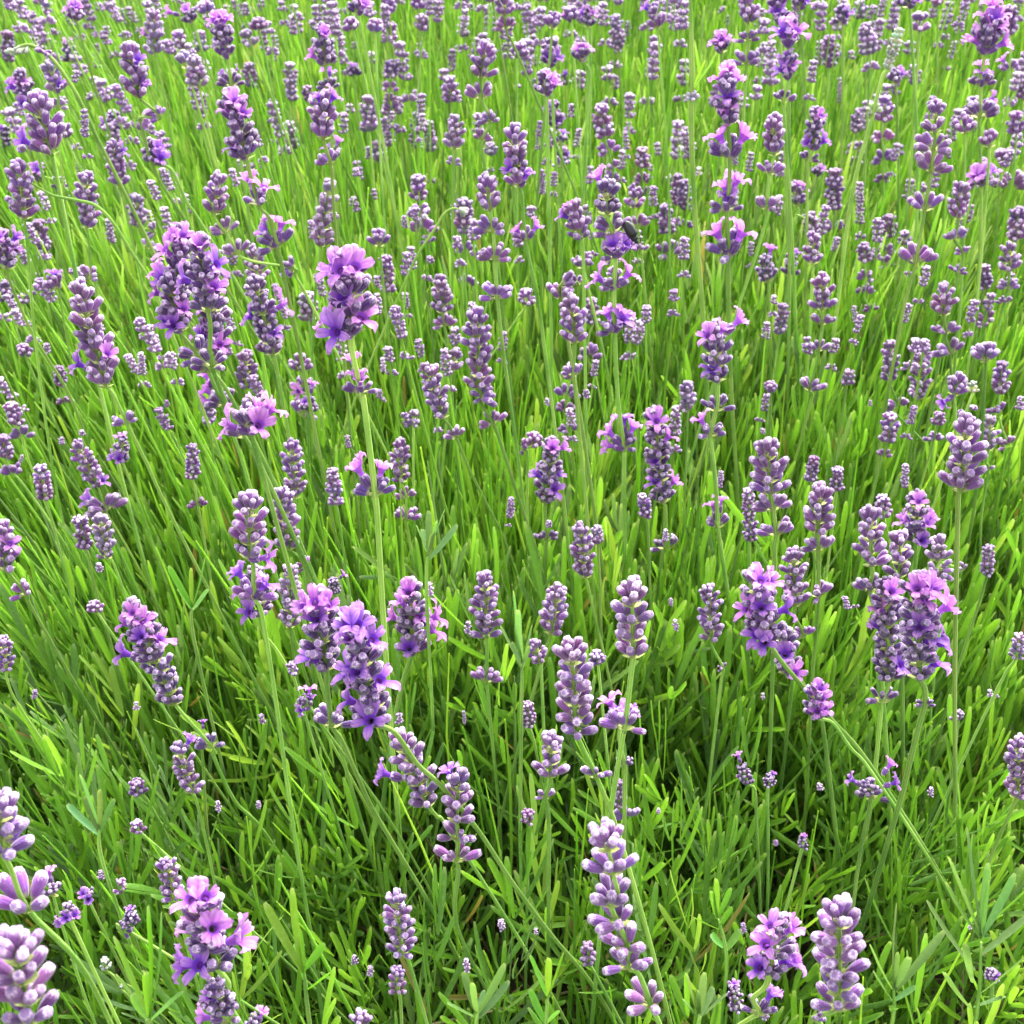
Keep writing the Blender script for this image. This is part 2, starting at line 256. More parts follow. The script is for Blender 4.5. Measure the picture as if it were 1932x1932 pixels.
(6,780,850,765,1100,200,'c',"","770 1160 180,770 1420 170","765 1130,772 1230,772 1480,735 1900","neat pink-mauve closed spike with a dark stem running on past a flat whorl"),
(6,1060,980,1070,1290,210,'c',"","1060 1390 190","1075 1310,1110 1600,1130 1900","closed pink-mauve spike with a single bud standing on top"),
(6,1230,1110,1230,1350,200,'c',"","","1235 1400,1240 1700","pink-mauve spike with an upright top bud, behind the pale pink crown"),
(6,1450,1130,1440,1360,160,'g',"","1590 1280 90","1430 1400,1420 1700","whitish closed spike beside a tall bare stem"),
(6,1330,870,1320,1150,190,'d',"p1310 900 p1230 1000 v1330 1120 p1410 980 p1370 1020","","1320 1190,1310 1400","round violet and pink bloom head above the whitish closed spike"),
(6,1610,470,1570,870,240,'c',"","","1560 880,1548 1400,1540 1960","large fuzzy pale spike with hanging bottom whorl near the right margin"),
(6,1740,450,1730,630,130,'g',"","1730 720 65","1715 680,1690 1000,1680 1300",""),
(6,1350,40,1340,340,130,'c',"","","1325 350,1300 550,1260 900",""),(6,1180,10,1170,240,110,'c',"","1220 360 120,1150 370 50","1190 280,1200 400",""),
(6,1180,420,1160,590,120,'c',"","1135 640 85","1125 680,1050 980,1000 1200",""),
(6,1450,410,1440,490,95,'c',"","1420 550 100","1410 600,1340 850",""),(6,1810,130,1790,320,120,'c',"","1790 390 120,1840 580 110","1790 430,1850 650,1830 1200",""),
(6,1560,220,1530,320,160,'c',"v1460 350","","1540 350,1545 500",""),(6,1640,230,1640,300,90,'n',"","","1620 350",""),(6,1640,360,1640,400,80,'c',"","1570 400 60","",""),
(6,1910,310,1905,400,80,'c',"","","",""),(6,740,660,730,810,90,'c',"","","730 830,735 900",""),(6,880,720,870,860,90,'c',"","","",""),(6,1260,690,1250,840,75,'c',"","","",""),
(6,1730,1160,1720,1340,90,'g',"","","1710 1370,1640 1600,1560 1850","small silvery closed spike on a slanting stem at the right"),
(6,1130,880,1140,1010,110,'c',"","","1150 1040",""),(6,1910,1660,1890,1800,95,'g',"","","1870 1820,1790 1950",""),
(6,150,1400,165,1700,150,'c',"","230 1840 60","170 1730,215 1950","closed spike at right of centre with one bud dropped low on its stem"),
(6,400,1320,490,1720,270,'d',"p430 1330 p500 1340 v420 1480 p330 1500 v610 1500 v430 1690 v390 1640","","566 1815,708 1980,849 2142,1049 2374","bloom spike with pink crown and violet flowers leaning to the left"),
(6,560,1640,590,1890,220,'d',"p620 1860 v560 1750","","660 1910,720 1990,780 2100,830 2450","dark lower cluster of plum buds under the pink-crowned leaning bloom"),
(6,630,1200,640,1510,170,'c',"","690 1650 120","635 1550,640 1700,620 1950","closed plum spike rising behind the pink-crowned leaning bloom"),
(6,1150,1360,1170,1940,220,'d',"p1160 1400 v1080 1590 p1090 1480 v1220 1810","1125 2010 210,1070 2560 230","1160 1960,1120 2120,1070 2600,1000 2950,900 3330","left half of the broad pale-pink-crowned bloom, whorls stepping below"),
(6,1340,1340,1340,1930,280,'d',"p1290 1380 p1360 1370 p1400 1390 p1340 1430 p1510 1480 v1300 1590 v1380 1640 v1480 1690 v1440 1790","1370 2040 120","1370 1960,1330 2200,1230 2600,1110 3000","right half of the broad bloom, with the palest pink crown flowers"),
(6,30,240,30,410,110,'g',"","","",""),(6,370,840,390,1140,90,'c',"","","380 1150,380 1350",""),(6,220,730,210,830,60,'c',"","","205 870",""),
(6,500,240,505,310,105,'c',"","","500 330,490 550",""),(6,940,170,930,260,90,'g',"","","",""),(6,1710,60,1720,130,170,'c',"","","",""),
(6,910,1440,930,1520,70,'c',"","980 1500 60","",""),(6,640,1920,640,1930,0,'c',"","","",""),(6,1820,580,1825,610,0,'c',"","","",""),(6,450,490,455,530,50,'g',"","","",""),(6,1060,330,1062,370,35,'c',"","","",""),
# ---- lower left
(7,-10,660,20,1000,330,'c',"","160 1240 400","60 1050,250 1300,440 1580,640 1960","very near blurred spike cut by the left edge, thick stem crossing the corner"),
(7,300,1150,300,1220,150,'d',"p280 1050","","",""),
(7,80,1450,180,1960,390,'c',"","","230 2050,330 2200","very near pale closed spike filling the bottom left corner"),
(7,1120,1170,1230,1640,350,'d',"p1090 1180 p1190 1165 p1060 1360 p1250 1340 p1390 1420 v1140 1540 v1010 1580","1280 1760 260","1290 1700,1320 1820,1380 1970,1420 2100","big open lilac bloom with star-shaped flowers near the bottom left"),
(7,1210,1700,1260,1900,220,'d',"v1200 1740 p1130 1880","1300 1880 240","1330 1900,1390 2050","two star flowers strung under the big open lilac bloom"),
(7,1440,1880,1450,1960,140,'d',"p1490 1850","","",""),
(7,940,1020,990,1240,145,'c',"","","1010 1260,1060 1500","small closed mauve spike just above the big lilac bloom"),
(7,1010,370,1090,640,160,'c',"v1080 310","","1110 670,1170 920,1240 1260","closed mauve spike below the leaning bloom, on its own thin pale stem"),
(7,480,1170,500,1230,120,'d',"v480 1180 v520 1210","","",""),(7,380,1260,400,1350,130,'d',"v390 1310 v440 1300 v350 1340","","",""),(7,740,1290,745,1390,110,'d',"v740 1270","690 1390 110","750 1420",""),
(7,570,1060,575,1120,70,'d',"p570 1030","","",""),(7,680,1120,690,1200,90,'c',"","","",""),(7,770,790,790,860,90,'c',"","","830 880",""),(7,770,560,790,650,110,'c',"","","830 660,960 900",""),(7,200,40,200,100,60,'d',"v200 60","","",""),
(7,590,1560,600,1640,100,'n',"","680 1730 60","640 1660,720 1770,840 1950","pale woolly unopened flower head near the bottom left"),
(7,1470,180,1490,240,60,'c',"","","1530 240",""),(7,1460,670,1465,720,45,'c',"","","",""),(7,1230,670,1240,740,60,'d',"v1240 700","","",""),(7,770,110,775,160,60,'n',"","","",""),
# ---- lower middle
(8,330,320,500,720,230,'c',"v215 500","","540 760,620 850","pale closed spike leaning left, its foot hidden by the next spike"),
(8,660,530,650,810,230,'c',"v600 480","660 860 200,650 980 230","655 830,660 1070,640 1300,700 1500,930 1960","clean closed mauve spike just below centre with airy bottom whorls"),
(8,1185,320,1180,550,210,'c',"","1150 640 110","1180 580,1170 760,1170 1200,1165 1750","rounded closed spike on a long straight stem with two tiny bracts"),
(8,1490,840,1540,1110,310,'c',"","1520 1220 320,1570 1340 300,1620 1470 310,1620 1580 270,1750 1790 300","1560 1200,1600 1400,1680 1650,1760 1830,1840 2050","long pale lavender spike, largest of the closed ones, at the bottom"),
(8,310,1210,340,1560,180,'c',"","","375 1570,430 1750,490 1960","small conical closed spike low at the bottom, left of centre"),
(8,310,1620,320,1760,115,'c',"","","330 1790,340 1960",""),(8,160,1600,165,1670,60,'d',"v160 1640","","",""),(8,70,1540,75,1600,60,'d',"v60 1570 v30 1600","","",""),(8,700,1560,710,1640,70,'d',"v715 1600 v640 1530 v690 1500","","",""),
(8,1050,120,1060,265,90,'c',"","","1075 290,1110 450",""),(8,1570,560,1570,720,85,'c',"","1620 750 150","1600 780,1620 1000",""),(8,1050,730,1055,810,100,'c',"","","1055 830,1050 1100",""),
(8,100,1880,110,1960,160,'c',"","","110 2000",""),(8,1390,1480,1400,1610,110,'c',"","","1430 1640",""),(8,690,160,695,240,35,'g',"","","",""),(8,1095,1390,1100,1430,45,'c',"","","",""),(8,900,1340,905,1410,70,'c',"","","",""),(8,1790,710,1790,750,40,'g',"","","",""),
# ---- lower right
(9,550,1340,490,1660,280,'d',"p470 1340 p620 1360 p440 1440 v400 1570 v600 1530 p660 1560 v510 1730","430 1850 210","470 1720,400 1790,290 1960","bloom spike with star flowers at the bottom, right of the long pale one"),
(9,290,1710,310,1870,110,'d',"v290 1690","","330 1870",""),(9,470,1850,460,1910,80,'d',"v480 1860","","",""),
(9,890,1270,880,1880,310,'c',"","740 1890 120","845 1900,830 2000","fat pale closed spike at the bottom beside the star-flowered bloom"),
(9,760,20,770,220,200,'d',"p770 20 p770 70 p740 140 p790 130","","850 230,950 370,1070 510","bright pink flowers on a single whorl at the end of a slanting stem"),
(9,1060,560,1065,660,150,'d',"v940 540 v1210 560 p1180 450","","1060 700,1000 1000","low whorl with violet flowers left and right of a bundle of stems"),
(9,330,470,380,590,110,'d',"p310 400","","410 610,420 800",""),(9,500,520,490,600,90,'d',"v515 510","","480 640,485 850",""),
(9,1910,330,1890,670,170,'c',"","","1870 700,1740 1000,1700 1200","closed mauve spike half cut by the right edge"),
(9,685,870,680,950,90,'d',"p685 860","","660 1000",""),(9,525,890,530,930,50,'d',"v525 900","","",""),(9,1560,170,1560,230,95,'g',"","","",""),(9,1730,40,1740,90,60,'g',"","1770 80 50","1720 100,1600 280",""),
(9,1750,1620,1755,1690,110,'d',"v1750 1640","","",""),(9,340,1360,345,1420,55,'c',"","","",""),(9,770,570,775,620,70,'c',"","","820 620,830 800",""),(9,1290,400,1290,450,50,'c',"","","1280 500",""),(9,455,60,455,100,45,'c',"","","",""),(9,1400,590,1405,650,55,'g',"","","",""),(9,1625,1360,1625,1400,45,'c',"","","",""),
]

# ------------------------------------------------------------------ geometry helpers
K = 1932.0 / 646.0
FPX = 968.0 / math.tan(FOV / 2)
CP, SP = math.cos(PITCH), math.sin(PITCH)
CAM = Vector((0, 0, CAM_H))


def ray(X, Y):
    dx, dy = (X - 968.0) / FPX, (968.0 - Y) / FPX
    return Vector((dx, CP + dy * SP, -SP + dy * CP))


def full(r, x, y):
    return (ORIG[r][0] + x / K, ORIG[r][1] + y / K)


def on_plane(X, Y, y0):
    d = ray(X, Y)
    return CAM + d * (y0 / d.y)


def at_depth(X, Y, t):
    return CAM + ray(X, Y) * t


def link(name, mesh, parent=None, loc=None):
    o = bpy.data.objects.new(name, mesh)
    col.objects.link(o)
    if parent is not None:
        o.parent = parent
    if loc is not None:
        o.location = loc
    return o


def tag(o, label=None, cat=None, group=None, kind=None):
    for k, v in (("label", label), ("category", cat), ("group", group), ("kind", kind)):
        if v:
            o[k] = v


def mesh_from(name, verts, faces, mats, uvs=None, mat_idx=None, smooth=True, colors=None):
    me = bpy.data.meshes.new(name)
    me.from_pydata([tuple(v) for v in verts], [], faces)
    if uvs is not None:
        lay = me.uv_layers.new(name="UVMap")
        flat = np.asarray([uvs[i] for f in faces for i in f], dtype=np.float32).ravel()
        lay.data.foreach_set("uv", flat)
    for m in mats:
        me.materials.append(m)
    if mat_idx is not None:
        me.polygons.foreach_set("material_index", np.asarray(mat_idx, dtype=np.int32))
    if smooth:
        me.polygons.foreach_set("use_smooth", np.ones(len(me.polygons), dtype=bool))
    if colors is not None:
        a = me.color_attributes.new("tint", 'FLOAT_COLOR', 'POINT')
        a.data.foreach_set("color", np.asarray(colors, dtype=np.float32).ravel())
    me.update()
    return me


def big_mesh(name, V, quads, mats, colors=None, uv=None, smooth=True):
    """V (n,3), quads (m,4) arrays to a mesh quickly"""
    me = bpy.data.meshes.new(name)
    n, m = len(V), len(quads)
    me.vertices.add(n)
    me.vertices.foreach_set("co", V.astype(np.float32).ravel())
    me.loops.add(m * 4)
    me.loops.foreach_set("vertex_index", quads.astype(np.int32).ravel())
    me.polygons.add(m)
    me.polygons.foreach_set("loop_start", np.arange(0, m * 4, 4, dtype=np.int32))
    me.polygons.foreach_set("use_smooth", np.full(m, smooth))
    if uv is not None:
        lay = me.uv_layers.new(name="UVMap")
        lay.data.foreach_set("uv", uv[quads.ravel()].astype(np.float32).ravel())
    for mt in mats:
        me.materials.append(mt)
    if colors is not None:
        a = me.color_attributes.new("tint", 'FLOAT_COLOR', 'POINT')
        c4 = np.ones((n, 4), dtype=np.float32)
        c4[:, :3] = colors
        a.data.foreach_set("color", c4.ravel())
    me.update(calc_edges=True)
    me.validate()
    return me


# ------------------------------------------------------------------ materials
class NT:
    def __init__(self, name):
        self.m = bpy.data.materials.new(name)
        self.m.use_nodes = True
        self.t = self.m.node_tree
        self.t.nodes.clear()

    def n(self, kind, **kw):
        x = self.t.nodes.new(kind)
        for k, v in kw.items():
            setattr(x, k, v)
        return x

    def l(self, a, b):
        self.t.links.new(a, b)

    def val(self, sock, v):
        if hasattr(v, "is_linked"):
            self.l(v, sock)
        else:
            sock.default_value = v

    def math(self, op, a, b=None, c=None):
        x = self.n("ShaderNodeMath", operation=op)
        self.val(x.inputs[0], a)
        if b is not None:
            self.val(x.inputs[1], b)
        if c is not None:
            self.val(x.inputs[2], c)
        return x.outputs[0]

    def step(self, v, lo, hi):
        x = self.n("ShaderNodeMapRange", interpolation_type='SMOOTHSTEP')
        self.val(x.inputs[0], v)
        x.inputs[1].default_value, x.inputs[2].default_value = lo, hi
        return x.outputs[0]

    def mix(self, f, a, b, mode='MIX'):
        x = self.n("ShaderNodeMix", data_type='RGBA', blend_type=mode)
        self.val(x.inputs[0], f)
        self.val(x.inputs[6], a)
        self.val(x.inputs[7], b)
        return x.outputs[2]

    def noise(self, scale, detail=2.0, coord=None):
        x = self.n("ShaderNodeTexNoise")
        x.inputs["Scale"].default_value = scale
        x.inputs["Detail"].default_value = detail
        if coord is not None:
            self.l(coord, x.inputs["Vector"])
        return x.outputs[0]

    def surface(self, color, rough=0.6, trans=0.0, trans_col=None, sheen=0.0, bump=None, bump_s=0.3, spec=0.4):
        p = self.n("ShaderNodeBsdfPrincipled")
        self.val(p.inputs["Base Color"], color)
        self.val(p.inputs["Roughness"], rough)
        p.inputs["Specular IOR Level"].default_value = spec
        if sheen:
            p.inputs["Sheen Weight"].default_value = sheen
            p.inputs["Sheen Roughness"].default_value = 0.5
        if bump is not None:
            b = self.n("ShaderNodeBump")
            b.inputs["Strength"].default_value = bump_s
            b.inputs["Distance"].default_value = 0.0004
            self.l(bump, b.inputs["Height"])
            self.l(b.outputs[0], p.inputs["Normal"])
        out = self.n("ShaderNodeOutputMaterial")
        sh = p.outputs[0]
        if trans:
            tr = self.n("ShaderNodeBsdfTranslucent")
            self.val(tr.inputs[0], trans_col if trans_col is not None else color)
            mx = self.n("ShaderNodeMixShader")
            mx.inputs[0].default_value = trans
            self.l(sh, mx.inputs[1])
            self.l(tr.outputs[0], mx.inputs[2])
            sh = mx.outputs[0]
        self.l(sh, out.inputs[0])
        return self.m


def uvxy(g):
    u = g.n("ShaderNodeUVMap")
    s = g.n("ShaderNodeSeparateXYZ")
    g.l(u.outputs[0], s.inputs[0])
    return s.outputs[0], s.outputs[1]


def mat_bud(name="bud_calyx", fixed=None):
    g = NT(name)
    u, v = uvxy(g)
    oi = g.n("ShaderNodeObjectInfo")
    tc = g.n("ShaderNodeTexCoord")
    fz = g.noise(15.0, 4.0, tc.outputs["Object"])
    stripe = g.math('POWER', g.math('ABSOLUTE', g.math('SINE', g.math('MULTIPLY', u, 8 * math.pi))), 0.7)
    body = g.mix(g.math('MULTIPLY', g.math('SUBTRACT', 1.0, stripe), 0.42), fixed or oi.outputs["Color"], (0.27, 0.13, 0.33, 1))
    body = g.mix(g.math('MULTIPLY', g.step(fz, 0.50, 0.80), 0.5), body, (0.34, 0.20, 0.40, 1))
    tipf = g.math('MULTIPLY', g.step(g.math('ADD', v, g.math('MULTIPLY', g.math('SUBTRACT', fz, 0.5), 0.55)), 0.76, 0.98), 0.95)
    tipf = g.math('MULTIPLY', tipf, g.math('MULTIPLY_ADD', g.math('SUBTRACT', 1.0, stripe), 0.65, g.math('MULTIPLY_ADD', oi.outputs['Random'], 0.5, 0.32)))
    body = g.mix(tipf, body, (0.70, 0.56, 0.70, 1))
    body = g.mix(g.math('MULTIPLY', g.step(v, 0.945, 0.975), 0.8), body, (0.20, 0.10, 0.28, 1))
    base = g.math('SUBTRACT', 1.0, g.step(v, 0.03, 0.26))
    body = g.mix(g.math('MULTIPLY', base, 0.75), body, (0.42, 0.42, 0.22, 1))
    hs = g.n("ShaderNodeHueSaturation")
    g.l(body, hs.inputs["Color"])
    g.l(g.math('MULTIPLY_ADD', oi.outputs["Random"], 0.5, 0.78), hs.inputs["Value"])
    return g.surface(hs.outputs[0], 0.75, sheen=0.3, bump=g.math('ADD', stripe, g.math('MULTIPLY', fz, 0.8)), bump_s=0.6, spec=0.2)


def mat_corolla():
    g = NT("corolla_petal")
    u, v = uvxy(g)
    oi = g.n("ShaderNodeObjectInfo")
    vein = g.math('POWER', g.math('ABSOLUTE', g.math('SINE', g.math('MULTIPLY', u, 15 * math.pi))), 0.5)
    edge = g.mix(0.62, oi.outputs["Color"], (0.85, 0.50, 0.78, 1))
    c = g.mix(g.step(v, 0.55, 1.0), oi.outputs["Color"], edge)
    deep = g.mix(0.72, oi.outputs["Color"], (0.20, 0.04, 0.62, 1))
    c = g.mix(g.math('MULTIPLY', g.math('SUBTRACT', 1.0, vein), 0.6), c, deep)
    c = g.mix(g.math('MULTIPLY', g.math('SUBTRACT', 1.0, g.step(v, 0.46, 0.68)), 0.8), c, deep)
    c = g.mix(g.math('SUBTRACT', 1.0, g.step(v, 0.36, 0.44)), c, (0.17, 0.035, 0.10, 1))
    return g.surface(c, 0.55, trans=0.4, sheen=0.2, spec=0.25)


def mat_stem(name, c1, c2):
    g = NT(name)
    u, v = uvxy(g)
    tc = g.n("ShaderNodeTexCoord")
    nz = g.noise(900.0, 2.0, tc.outputs["Object"])
    nb = g.noise(22.0, 2.0, tc.outputs["Object"])
    rid = g.math('POWER', g.math('ABSOLUTE', g.math('COSINE', g.math('MULTIPLY', u, 4 * math.pi))), 3.0)
    c = g.mix(g.math('MULTIPLY', rid, 0.65), c1, c2)
    c = g.mix(g.step(nb, 0.35, 0.75), c, (c1[0] * 0.6, c1[1] * 0.75, c1[2] * 0.7, 1))
    c = g.mix(g.math('MULTIPLY', g.step(nz, 0.5, 0.75), 0.35), c, (0.44, 0.60, 0.24, 1))
    oi = g.n("ShaderNodeObjectInfo")
    hs = g.n("ShaderNodeHueSaturation")
    g.l(c, hs.inputs["Color"])
    g.l(g.math('MULTIPLY_ADD', oi.outputs["Random"], 0.5, 0.72), hs.inputs["Value"])
    return g.surface(hs.outputs[0], 0.6, trans=0.25, sheen=0.05, spec=0.3)


def mat_leaf():
    g = NT("lavender_leaf")
    a = g.n("ShaderNodeAttribute", attribute_name="tint")
    tc = g.n("ShaderNodeTexCoord")
    nz = g.noise(420.0, 3.0, tc.outputs["Object"])
    c = g.mix(g.math('MULTIPLY', g.step(nz, 0.45, 0.8), 0.35), a.outputs["Color"], (0.30, 0.40, 0.16, 1))
    bright = g.mix(1.0, a.outputs["Color"], (1.5, 1.4, 0.75, 1), 'MULTIPLY')
    return g.surface(c, 0.5, trans=0.42, trans_col=bright, spec=0.35)


def mat_plain(name, c, rough=0.6, spec=0.4, trans=0.0):
    g = NT(name)
    tc = g.n("ShaderNodeTexCoord")
    nz = g.noise(600.0, 3.0, tc.outputs["Object"])
    cc = g.mix(g.step(nz, 0.3, 0.75), c, tuple(min(1, x * 1.5) for x in c[:3]) + (1,))
    return g.surface(cc, rough, spec=spec, trans=trans)


def mat_soil():
    g = NT("dark_soil")
    tc = g.n("ShaderNodeTexCoord")
    n1 = g.noise(35.0, 6.0, tc.outputs["Object"])
    n2 = g.noise(240.0, 4.0, tc.outputs["Object"])
    c = g.mix(g.step(n1, 0.3, 0.7), (0.022, 0.016, 0.010, 1), (0.075, 0.055, 0.034, 1))
    c = g.mix(g.step(n2, 0.58, 0.7), c, (0.12, 0.10, 0.06, 1))
    return g.surface(c, 0.9, bump=n2, bump_s=1.0, spec=0.2)


M_BUD, M_COR = mat_bud(), mat_corolla()
M_CALYX = mat_bud("flower_calyx", (0.075, 0.026, 0.135, 1))
M_STEM = mat_stem("flower_stem", (0.22, 0.41, 0.05, 1), (0.46, 0.63, 0.17, 1))
M_STEMPALE = mat_stem("pale_stem", (0.29, 0.47, 0.06, 1), (0.54, 0.68, 0.21, 1))
M_LEAF = mat_leaf()
M_NODE = mat_plain("bract", (0.27, 0.31, 0.10, 1), 0.7, 0.2)
M_SOIL = mat_soil()
M_SHELL = mat_plain("beetle_shell", (0.008, 0.008, 0.009, 1), 0.42, 0.4)
M_LIMB = mat_plain("beetle_limb", (0.008, 0.008, 0.009, 1), 0.5, 0.5)

# ------------------------------------------------------------------ bud and blossom templates (unit length along +Z)
def bud_template(nseg, prof, teeth=0.0, bend=0.0):
    V, U, F = [], [], []
    for j, (v, r) in enumerate(prof):
        for i in range(nseg):
            a = 2 * math.pi * i / nseg
            rib = 1.0 + (0.06 if i % 2 else -0.03) * (1 if 0.1 < v < 0.95 else 0)
            z = v + (teeth if (j == len(prof) - 2 and i % 2) else 0)
            V.append((r * rib * math.cos(a) + bend * v * v, r * rib * math.sin(a), z))
            U.append((i / nseg, min(v, 1.0)))
    for j in range(len(prof) - 1):
        for i in range(nseg):
            k = (i + 1) % nseg
            F.append((j * nseg + i, j * nseg + k, (j + 1) * nseg + k, (j + 1) * nseg + i))
    V.append((bend, 0, 1.0)); U.append((0.5, 1.0))
    t = len(V) - 1
    b = (len(prof) - 1) * nseg
    for i in range(nseg):
        F.append((b + i, b + (i + 1) % nseg, t))
    return V, U, F


PROFS = [
    [(0.0, .06), (.10, .15), (.35, .195), (.62, .23), (.84, .195), (.95, .14), (.98, .05)],
    [(0.0, .06), (.10, .17), (.35, .215), (.62, .245), (.84, .205), (.95, .16), (.98, .05)],
    [(0.0, .05), (.10, .12), (.35, .19), (.62, .22), (.84, .20), (.95, .12), (.98, .04)],
    [(0.0, .06), (.12, .16), (.40, .19), (.68, .225), (.88, .19), (.97, .15), (.985, .06)],
]
BUD_T = [bud_template(8, p, 0.012, b) for p, b in zip(PROFS, (0.0, .05, -.05, .02))]
BUD_ME = [mesh_from("bud", t[0], t[2], [M_BUD], uvs=t[1]) for t in BUD_T]
LOW_T = [bud_template(6, [(0.0, .07), (.22, .21), (.60, .28), (.90, .21)], 0, 0), bud_template(6, [(0.0, .07), (.22, .19), (.60, .25), (.90, .18)], 0, .05)]


def blossom_template(seed, ruffle=0.05, openness=1.0):
    r_ = random.Random(seed)
    V, U, F, MI = [], [], [], []
    cal = bud_template(8, [(0.0, .055), (.07, .12), (.22, .17), (.40, .175), (.50, .15), (.53, .12)])
    cv, cu, cf = cal[0][:-1], cal[1], [f for f in cal[2] if len(f) == 4]
    V += cv
    U += [(u, v * 1.75) for u, v in cu[:-1]]
    F += cf
    MI += [0] * len(cf)
    o = len(V)
    ns = 10
    rings = [(.48, .085, .50), (.62, .10, .54), (.76, .14, .58), (.84, .19, .62)]   # outer tube
    inner = [(.84, .185, .60), (.74, .12, .42), (.66, .09, .36)]                     # throat, seen from the front
    for z, r, vv in rings + inner:
        for i in range(ns):
            a = 2 * math.pi * i / ns
            V.append((r * math.cos(a), r * math.sin(a), z)); U.append((i / ns, vv))
    nr = len(rings) + len(inner)
    for j in range(nr - 1):
        if j == len(rings) - 1:
            continue
        for i in range(ns):
            k = (i + 1) % ns
            F.append((o + j * ns + i, o + j * ns + k, o + (j + 1) * ns + k, o + (j + 1) * ns + i)); MI.append(1)
    # five lobes: two upper (+Y side), three lower
    lobes = [(64, .52, .36), (116, .52, .36), (194, .42, .25), (270, .48, .28), (346, .42, .25)]
    for ang, ln, wd in lobes:
        a0 = math.radians(ang + r_.uniform(-11, 11))
        ln *= r_.uniform(.82, 1.12)
        tw = r_.uniform(-.12, .12)
        ph = r_.uniform(0, 6)
        b = len(V)
        rows, cols = 5, 5
        for j in range(rows):
            s = j / (rows - 1)
            rad = .16 + ln * s * openness
            w = wd * (0.50 + 0.62 * math.sin(math.pi * min(1, .12 + .80 * s)))
            if j == rows - 1:
                w *= .45
            for i in range(cols):
                c = (i / (cols - 1) - .5)
                x = w * c
                rr = rad - (.07 * (2 * c) ** 2 if j == rows - 1 else 0)
                z = .82 + .27 * math.sin(s * 1.7) * (1.9 - openness) * (1.1 if 30 < ang < 150 else .8) - .30 * max(0, s - .6) ** 1.3 + ruffle * math.sin(ph + 9 * c + 4 * s) * s - .05 * (1 - (2 * c) ** 2) * s + tw * c * s
                V.append((rr * math.cos(a0) - x * math.sin(a0), rr * math.sin(a0) + x * math.cos(a0), z))
                U.append((ang / 360 + c * .16, .60 + .40 * s))
        for j in range(rows - 1):
            for i in range(cols - 1):
                F.append((b + j * cols + i, b + j * cols + i + 1, b + (j + 1) * cols + i + 1, b + (j + 1) * cols + i)); MI.append(1)
    return mesh_from("blossom", V, F, [M_CALYX, M_COR], uvs=U, mat_idx=MI)


BLOSSOM_ME = [blossom_template(i, .055 + .025 * (i % 3), (1.0, .85, 1.08, .72, .95, .62)[i]) for i in range(6)]


def merge_buds(items, name):
    """joined buds: items = list of 4x4 numpy matrices"""
    Vs, Us, Fs, o = [], [], [], 0
    for k, m in enumerate(items):
        V, U, F = LOW_T[k % 2]
        A = np.asarray(V) @ m[:3, :3].T + m[:3, 3]
        Vs.append(A); Us += U
        Fs += [tuple(i + o for i in f) for f in F]
        o += len(V)
    return mesh_from(name, np.vstack(Vs), Fs, [M_BUD], uvs=Us)


def tube(points, radii, nseg, flute=0.0, uvscale=1.0, closed_tip=True):
    V, U, F = [], [], []
    n = len(points)
    ref = Vector((0.3, 1, 0.1)).normalized()
    L = 0
    for j in range(n):
        p = points[j]
        d = (points[min(j + 1, n - 1)] - points[max(j - 1, 0)])
        d.normalize()
        x = ref - d * ref.dot(d)
        x.normalize()
        y = d.cross(x)
        ref = x
        if j:
            L += (points[j] - points[j - 1]).length
        for i in range(nseg):
            a = 2 * math.pi * i / nseg
            r = radii[j] * (1 - flute * (i % 2))
            V.append(p + x * (r * math.cos(a)) + y * (r * math.sin(a))); U.append((i / nseg, L * uvscale))
    for j in range(n - 1):
        for i in range(nseg):
            k = (i + 1) % nseg
            F.append((j * nseg + i, j * nseg + k, (j + 1) * nseg + k, (j + 1) * nseg + i))
    F.append(tuple(range(nseg - 1, -1, -1)))
    F.append(tuple((n - 1) * nseg + i for i in range(nseg)))
    return V, U, F


def catmull(P, per=5):
    out = []
    n = len(P)
    for i in range(n - 1):
        p0, p1, p2, p3 = P[max(i - 1, 0)], P[i], P[i + 1], P[min(i + 2, n - 1)]
        for k in range(per):
            t = k / per
            out.append(0.5 * ((2 * p1) + (p2 - p0) * t + (2 * p0 - 5 * p1 + 4 * p2 - p3) * t * t + (3 * p1 - p0 - 3 * p2 + p3) * t ** 3))
    out.append(P[-1])
    return out


def lean_at(x, y):
    """how far stems lean sideways (dx per dz): the left of the bed splays out to the left"""
    u = x / (0.12 + 0.38 * max(y, 0.2))
    return -0.55 * max(0.0, -u - 0.08) + 0.10 * max(0.0, u - 0.3)


# ------------------------------------------------------------------ ground
gv = []
gf = []
N = 40
for j in range(N + 1):
    for i in range(N + 1):
        gx, gy = -1 + 2 * i / N, -1 + 2 * j / N
        X, Y = 60 * gx ** 5 + 2.5 * gx, 60 * gy ** 5 + 2.5 * gy + 1.5
        gv.append((X, Y, 0.012 * math.sin(X * 9) * math.cos(Y * 7)))
for j in range(N):
    for i in range(N):
        a = j * (N + 1) + i
        gf.append((a, a + 1, a + N + 2, a + N + 1))
ground = link("ground", mesh_from("ground", gv, gf, [M_SOIL]))
tag(ground, kind="structure")

